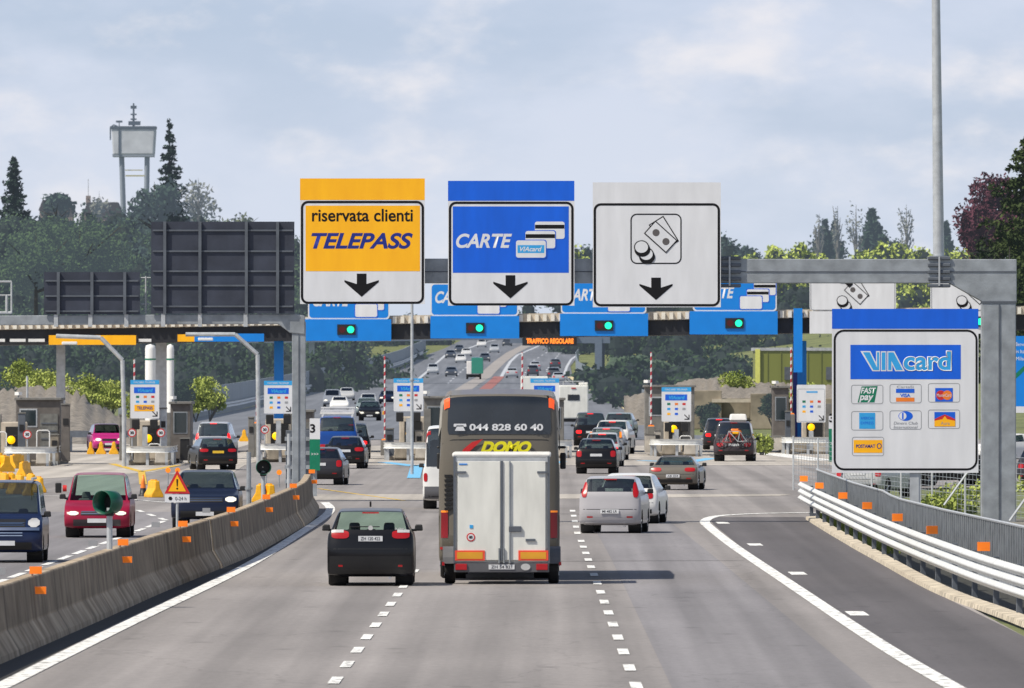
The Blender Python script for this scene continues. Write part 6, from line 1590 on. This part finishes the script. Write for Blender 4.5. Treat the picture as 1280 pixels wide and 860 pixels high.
tree('hill_tree', 'flat topped dark tree beside the leftmost hilltop house', 70, 590, 237, 4.0, 9, 'leaf_far_blue', 'bark', 500, .55, 9, rz=2.4)
tree('hill_tree', 'light green tree at the right end of the hill crest', 300, 600, 262, 5, 10, 'leaf_far_light', 'bark', 500, .5, 10)
tree('hill_tree', 'broad olive green tree in the middle of the left hillside', 100, 470, 262, 8.5, 16, 'leaf_far', 'bark', 7000, .28, 21); tree('hill_tree', 'broad green tree right of the olive tree on the left hillside', 45, 455, 285, 7, 14, 'leaf_far', 'bark', 6000, .28, 22)
for i, (px, top, w) in enumerate(((1047, 252, 1.4), (1070, 250, 2.0), (1133, 250, 2.2), (1024, 262, 1.5))):
    tree('bare_tree', 'tall thin almost leafless tree, %s from left above the right arm of the gantry' % ('second', 'third', 'fourth', 'first')[i], px, 640, top, w, 17, 'leaf_grey', 'bark_pale', 170, .35, 30+i, rz=6)
conifer('pointed dark conifer between the two tallest bare trees', 1090, 660, 262, 14, 4.5, 'leaf_far_blue', 11, s=.9); conifer('small pointed conifer left above the gantry arm', 1031, 665, 276, 12, 2.6, 'leaf_far_blue', 12, s=.8)
conifer('small twin pointed conifer beside the first bare tree', 1043, 665, 279, 12, 2.2, 'leaf_far_blue', 15, s=.8)
conifer('narrow hazy conifer right of the lighting mast', 1183, 665, 278, 12, 2.2, 'leaf_far_blue', 17, s=.8)
conifer('large drooping green conifer at the right edge of the view', 1279, 240, 176, 19, 7.2, 'conifer_near', 13, n=17, s=.24, dens=6.5)
tree('purple_tree', 'dark purple leaved tree beside the large conifer at right', 1240, 255, 205, 3.9, 13, 'leaf_purple', 'bark', 5200, .20, 14, rz=4.6); tree('purple_tree', 'lower spreading purple leaved tree left of the large conifer', 1222, 250, 250, 2.4, 9, 'leaf_purple', 'bark', 2600, .20, 15, rz=2.6)
tree('roadside_tree', 'dark green bushy tree under the large conifer at right edge', 1262, 235, 300, 4.5, 9, 'conifer_near', 'bark', 5000, .22, 16, rz=4)
# bright shrubs
def shrub(lab, px, py, Y, rx, rz, seed, lm='leaf_shrub', n=900, zb=None):
    q = W(px, py, Y); t = thing('shrub', lab, 'shrub', (q.x, Y, q.z-rz*2)); rnd = random.Random(seed); mb = MB(); crown(mb, None, (0, 0, rz), rx, rz*1.1, int(n*2.6), .11, rnd, lumps=11); mb.build('foliage', lm, t)
    st = MB()
    for i in range(6): a = rnd.uniform(0, 6.28); st.cyl((0, 0, -rz*.6), (math.cos(a)*rx*.5, math.sin(a)*rx*.5, rz), .04, .015, n=5)
    st.build('stem', 'bark', t)
shrub('large bright green shrub on the soil bank at far left', 28, 452, 215, 2.6, 1.6, 1, n=1700); shrub('bright green shrub left of the grey canopy column', 70, 470, 212, 1.5, 1.0, 2); shrub('bright green shrub right of the grey canopy column', 118, 466, 215, 2.2, 1.3, 3, n=1400)
shrub('lower bright shrub before the telepass card sign', 140, 482, 208, 1.3, .8, 7); shrub('bright green shrub behind the black camera post', 262, 470, 215, 2.3, 1.2, 4, n=1500); shrub('dark green shrub beside the toll booth roof', 226, 472, 205, 1.0, 1.2, 5, 'leaf_mid')
shrub('round light green bush beside the green building', 924, 463, 258, 2.2, 1.6, 6, n=1300); shrub('yellow green bush behind the striped pole at right', 795, 470, 300, 2.6, 1.3, 8); shrub('small weed bush right of the people carrier', 953, 538, 165, .6, .7, 9, n=300)
shrub('dark bush on the grass slope right of the motorway', 748+40, 455, 330, 2.6, 2.2, 12, 'leaf_mid', n=1200)
for i, (px, py, Y, a, b) in enumerate(((1190, 622, 100, .9, .5), (1205, 612, 112, 1.4, .7), (1165, 625, 104, .8, .4), (1262, 600, 118, 1.5, .9))):
    shrub('yellow green weeds behind the railing, %s' % ('under the payment sign post', 'left of the gantry post', 'below the payment sign middle', 'right of the gantry post')[i], px, py-8, Y, a, b, 40+i, n=500)
shrub('tall bright reeds left of the bright green shrub at far left', 60, 458, 216, 2.2, 1.5, 51, n=1300); shrub('bright reeds between telepass card sign and third card sign', 245, 478, 210, 1.4, 1.0, 52, n=900)
for i, (px, py, Y, rx_, rz_) in enumerate(((5, 478, 205, 2.2, .9), (95, 486, 203, 1.9, .8), (885, 500, 228, 1.2, 1.0), (1000, 478, 236, 2.0, 1.1), (965, 492, 226, 1.3, .9), (180, 492, 206, 1.7, .9))):
    shrub(('low dark scrub on the soil bank at far left', 'low dark scrub between the grey column and the bent lamp post', 'scrub in front of the retaining wall left of the people carrier', 'scrub on top of the retaining wall below the green building', 'scrub against the retaining wall right of the people carrier', 'dark scrub behind the telepass card sign')[i], px, py, Y, rx_, rz_, 70+i, 'leaf_mid' if i % 2 == 0 else 'leaf_shrub', n=800)
# soil banks
def bank(lab, px0, px1, Y, tops, m, depth=30, name='soil_bank'):
    mb = MB(); n = 60; rnd = random.Random(int(px0)); o0 = Vector((GX(px0, Y), Y, 0))
    for i in range(n+1):
        px = px0+(px1-px0)*i/n; top = interp(tops, px)
        for j in range(7):
            f = j/6; y = Y+depth*f; zt = HC-(top-VY)*(Y+depth*.5)/F
            z = zt*math.sin(min(1, f*1.6)*math.pi/2)+rnd.uniform(-.22, .22)*(f > 0) - (.1 if f == 0 else 0)
            mb.v.append(tuple(Vector((GX(px, y), y, z + (terr(0, y) if False else 0)))-o0))
    for i in range(n):
        for j in range(6): a = i*7+j; mb.f.append((a, a+7, a+8, a+1))
    o = mb.build(name, m, loc=o0, smooth=True); struct(o)
bank('', -60, 232, 188, [(-60, 478), (0, 486), (60, 486), (100, 488), (130, 512), (150, 524), (232, 530)], 'soil')
bank('', 780, 1050, 245, [(780, 500), (860, 478), (900, 474), (960, 478), (1050, 480)], 'soil')
bank('', 750, 860, 330, [(750, 482), (762, 448), (800, 444), (860, 462)], 'grass_slope', 50, 'grass_slope')
# water tower
Yt = 640.0; kt = Yt/F
q = W(167, 250, Yt); t = thing('water_tower', 'white water tower on tall legs with aerials above the wooded hill', 'tower', (q.x, Yt, q.z-6)); ox, oz = t.location.x, t.location.z
def wt(px, py): p = W(px, py, Yt); return (p.x-ox, p.z-oz)
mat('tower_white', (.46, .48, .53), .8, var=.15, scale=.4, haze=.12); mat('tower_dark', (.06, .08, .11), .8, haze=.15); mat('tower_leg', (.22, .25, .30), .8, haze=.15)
a = wt(139, 194); b = wt(195, 161)
MB().prism([(wt(142, 0)[0], a[1]), (wt(140, 0)[0], b[1]), (wt(195, 0)[0], b[1]), (wt(193, 0)[0], a[1])], -4.2, 4.2).build('tank', 'tower_white', t, bevel=.3)
MB().box((wt(150, 0)[0], -4.25, (a[1]+b[1])/2), (.35, .3, b[1]-a[1])).build('pipe', 'tower_dark', t)
MB().box((wt(167, 0)[0], 0, b[1]+.2), (9.1, 8.8, .5)).build('roof_rim', 'tower_dark', t)
MB().box((wt(167, 0)[0], 0, a[1]-.1), (8.2, 8.2, .5)).build('tank_floor', 'tower_leg', t)
for (p0, p1) in ((152, 156.5), (184, 182)):
    for y in (-3, 3): MB().cyl((wt(p0, 0)[0], y, a[1]), (wt(p1, 0)[0], y, -8), .42, .48, n=8).build('leg', 'tower_leg', t)
MB().box((wt(170, 0)[0], -3, wt(0, 220)[1]), (4, .3, .3)).box((wt(168, 0)[0], -3, wt(0, 213)[1]), (3.5, .2, .2)).build('brace', mat('tower_brace', (.40, .38, .22), .8, haze=.12), t)
am_ = MB(); am_.cyl((*[wt(167, 0)[0], 0], b[1]), (wt(167, 0)[0], 0, wt(0, 129)[1]), .28, .15, n=6)
for py in (134, 143, 149): am_.box((wt(167, 0)[0], 0, wt(0, py)[1]), (1.2, .5, .6 if py == 134 else .3))
am_.box((wt(168, 0)[0], 0, wt(0, 154)[1]), (2.4, 1, .8)); am_.build('aerial_mast', 'tower_dark', t)
an = MB(); an.cyl((wt(149, 0)[0], 0, b[1]), (wt(149, 0)[0], 0, wt(0, 151)[1]), .1, n=5).box((wt(149, 0)[0], 0, wt(0, 152)[1]), (1.3, .3, .4)); an.build('aerial', 'tower_dark', t)
MB().tube([Vector((wt(138, 0)[0], 0, wt(0, 175)[1])), Vector((wt(138, 0)[0], 0, b[1]+.3)), Vector((wt(142, 0)[0], 0, b[1]+.8)), Vector((wt(147, 0)[0], 0, b[1]+.5))], .14, 5).build('overflow_pipe', 'tower_dark', t)
# hilltop houses
mat('roof_far', (.05, .045, .05), .9, haze=.14); mat('wall_far', (.22, .16, .13), .9, haze=.18)
for (x0, x1, y0, ch, lab) in ((48, 92, 250, None, 'dark roofed house on the hill left of the chimney'), (104, 152, 253, 107, 'low dark roofed house with small brick chimney on the hill')):
    Yh2 = 610; c_ = W((x0+x1)/2, y0, Yh2); t = thing('hilltop_house', lab, 'house', (c_.x, Yh2, c_.z-6)); w = (x1-x0)*Yh2/F
    MB().box((0, 4, 2), (w*.94, 7.5, 4)).build('wall', 'wall_far', t)
    rf_ = MB().prism([(-w/2, 4), (-w/2+.8, 6), (w/2-.8, 6.05), (w/2, 4)], -.3, 8.5).build('roof', 'roof_far', t)
    if ch: MB().box((-w/2+.9, 2, 6.4), (.9, .9, 1.8)).build('chimney', 'wall_far', rf_); MB().cyl((-w/2+.9, 2, 7), (-w/2+.9, 2, 10.5), .06, n=4).build('aerial', 'bark_pale', rf_)
    for dx in (-.25, .2): MB().box((dx*w, .2, 2.4), (1.2, .1, 1.3)).build('window', 'far_dark', t)

# ------------------------------------------------------------ real distances: one unit of Y above stands for S metres
SKIP = {co, so}
stretch = set(STRETCH)
def kids(o): return [x for x in bpy.data.objects if x.parent == o]
done = set()
def stretch_mesh(o):
    if o.type == 'MESH' and o.data.name not in done:
        done.add(o.data.name)
        for v in o.data.vertices: v.co.y *= S
    for c in kids(o): c.location.y *= S; stretch_mesh(c)
for o in [x for x in bpy.data.objects if x.parent is None and x not in SKIP]:
    if o in stretch: stretch_mesh(o)
    elif o.get('kind') == 'stuff' and o.name.startswith(('wood', 'dark_wood', 'light_wood', 'hazy_wood', 'grass_tufts')): continue
    o.location.y *= S
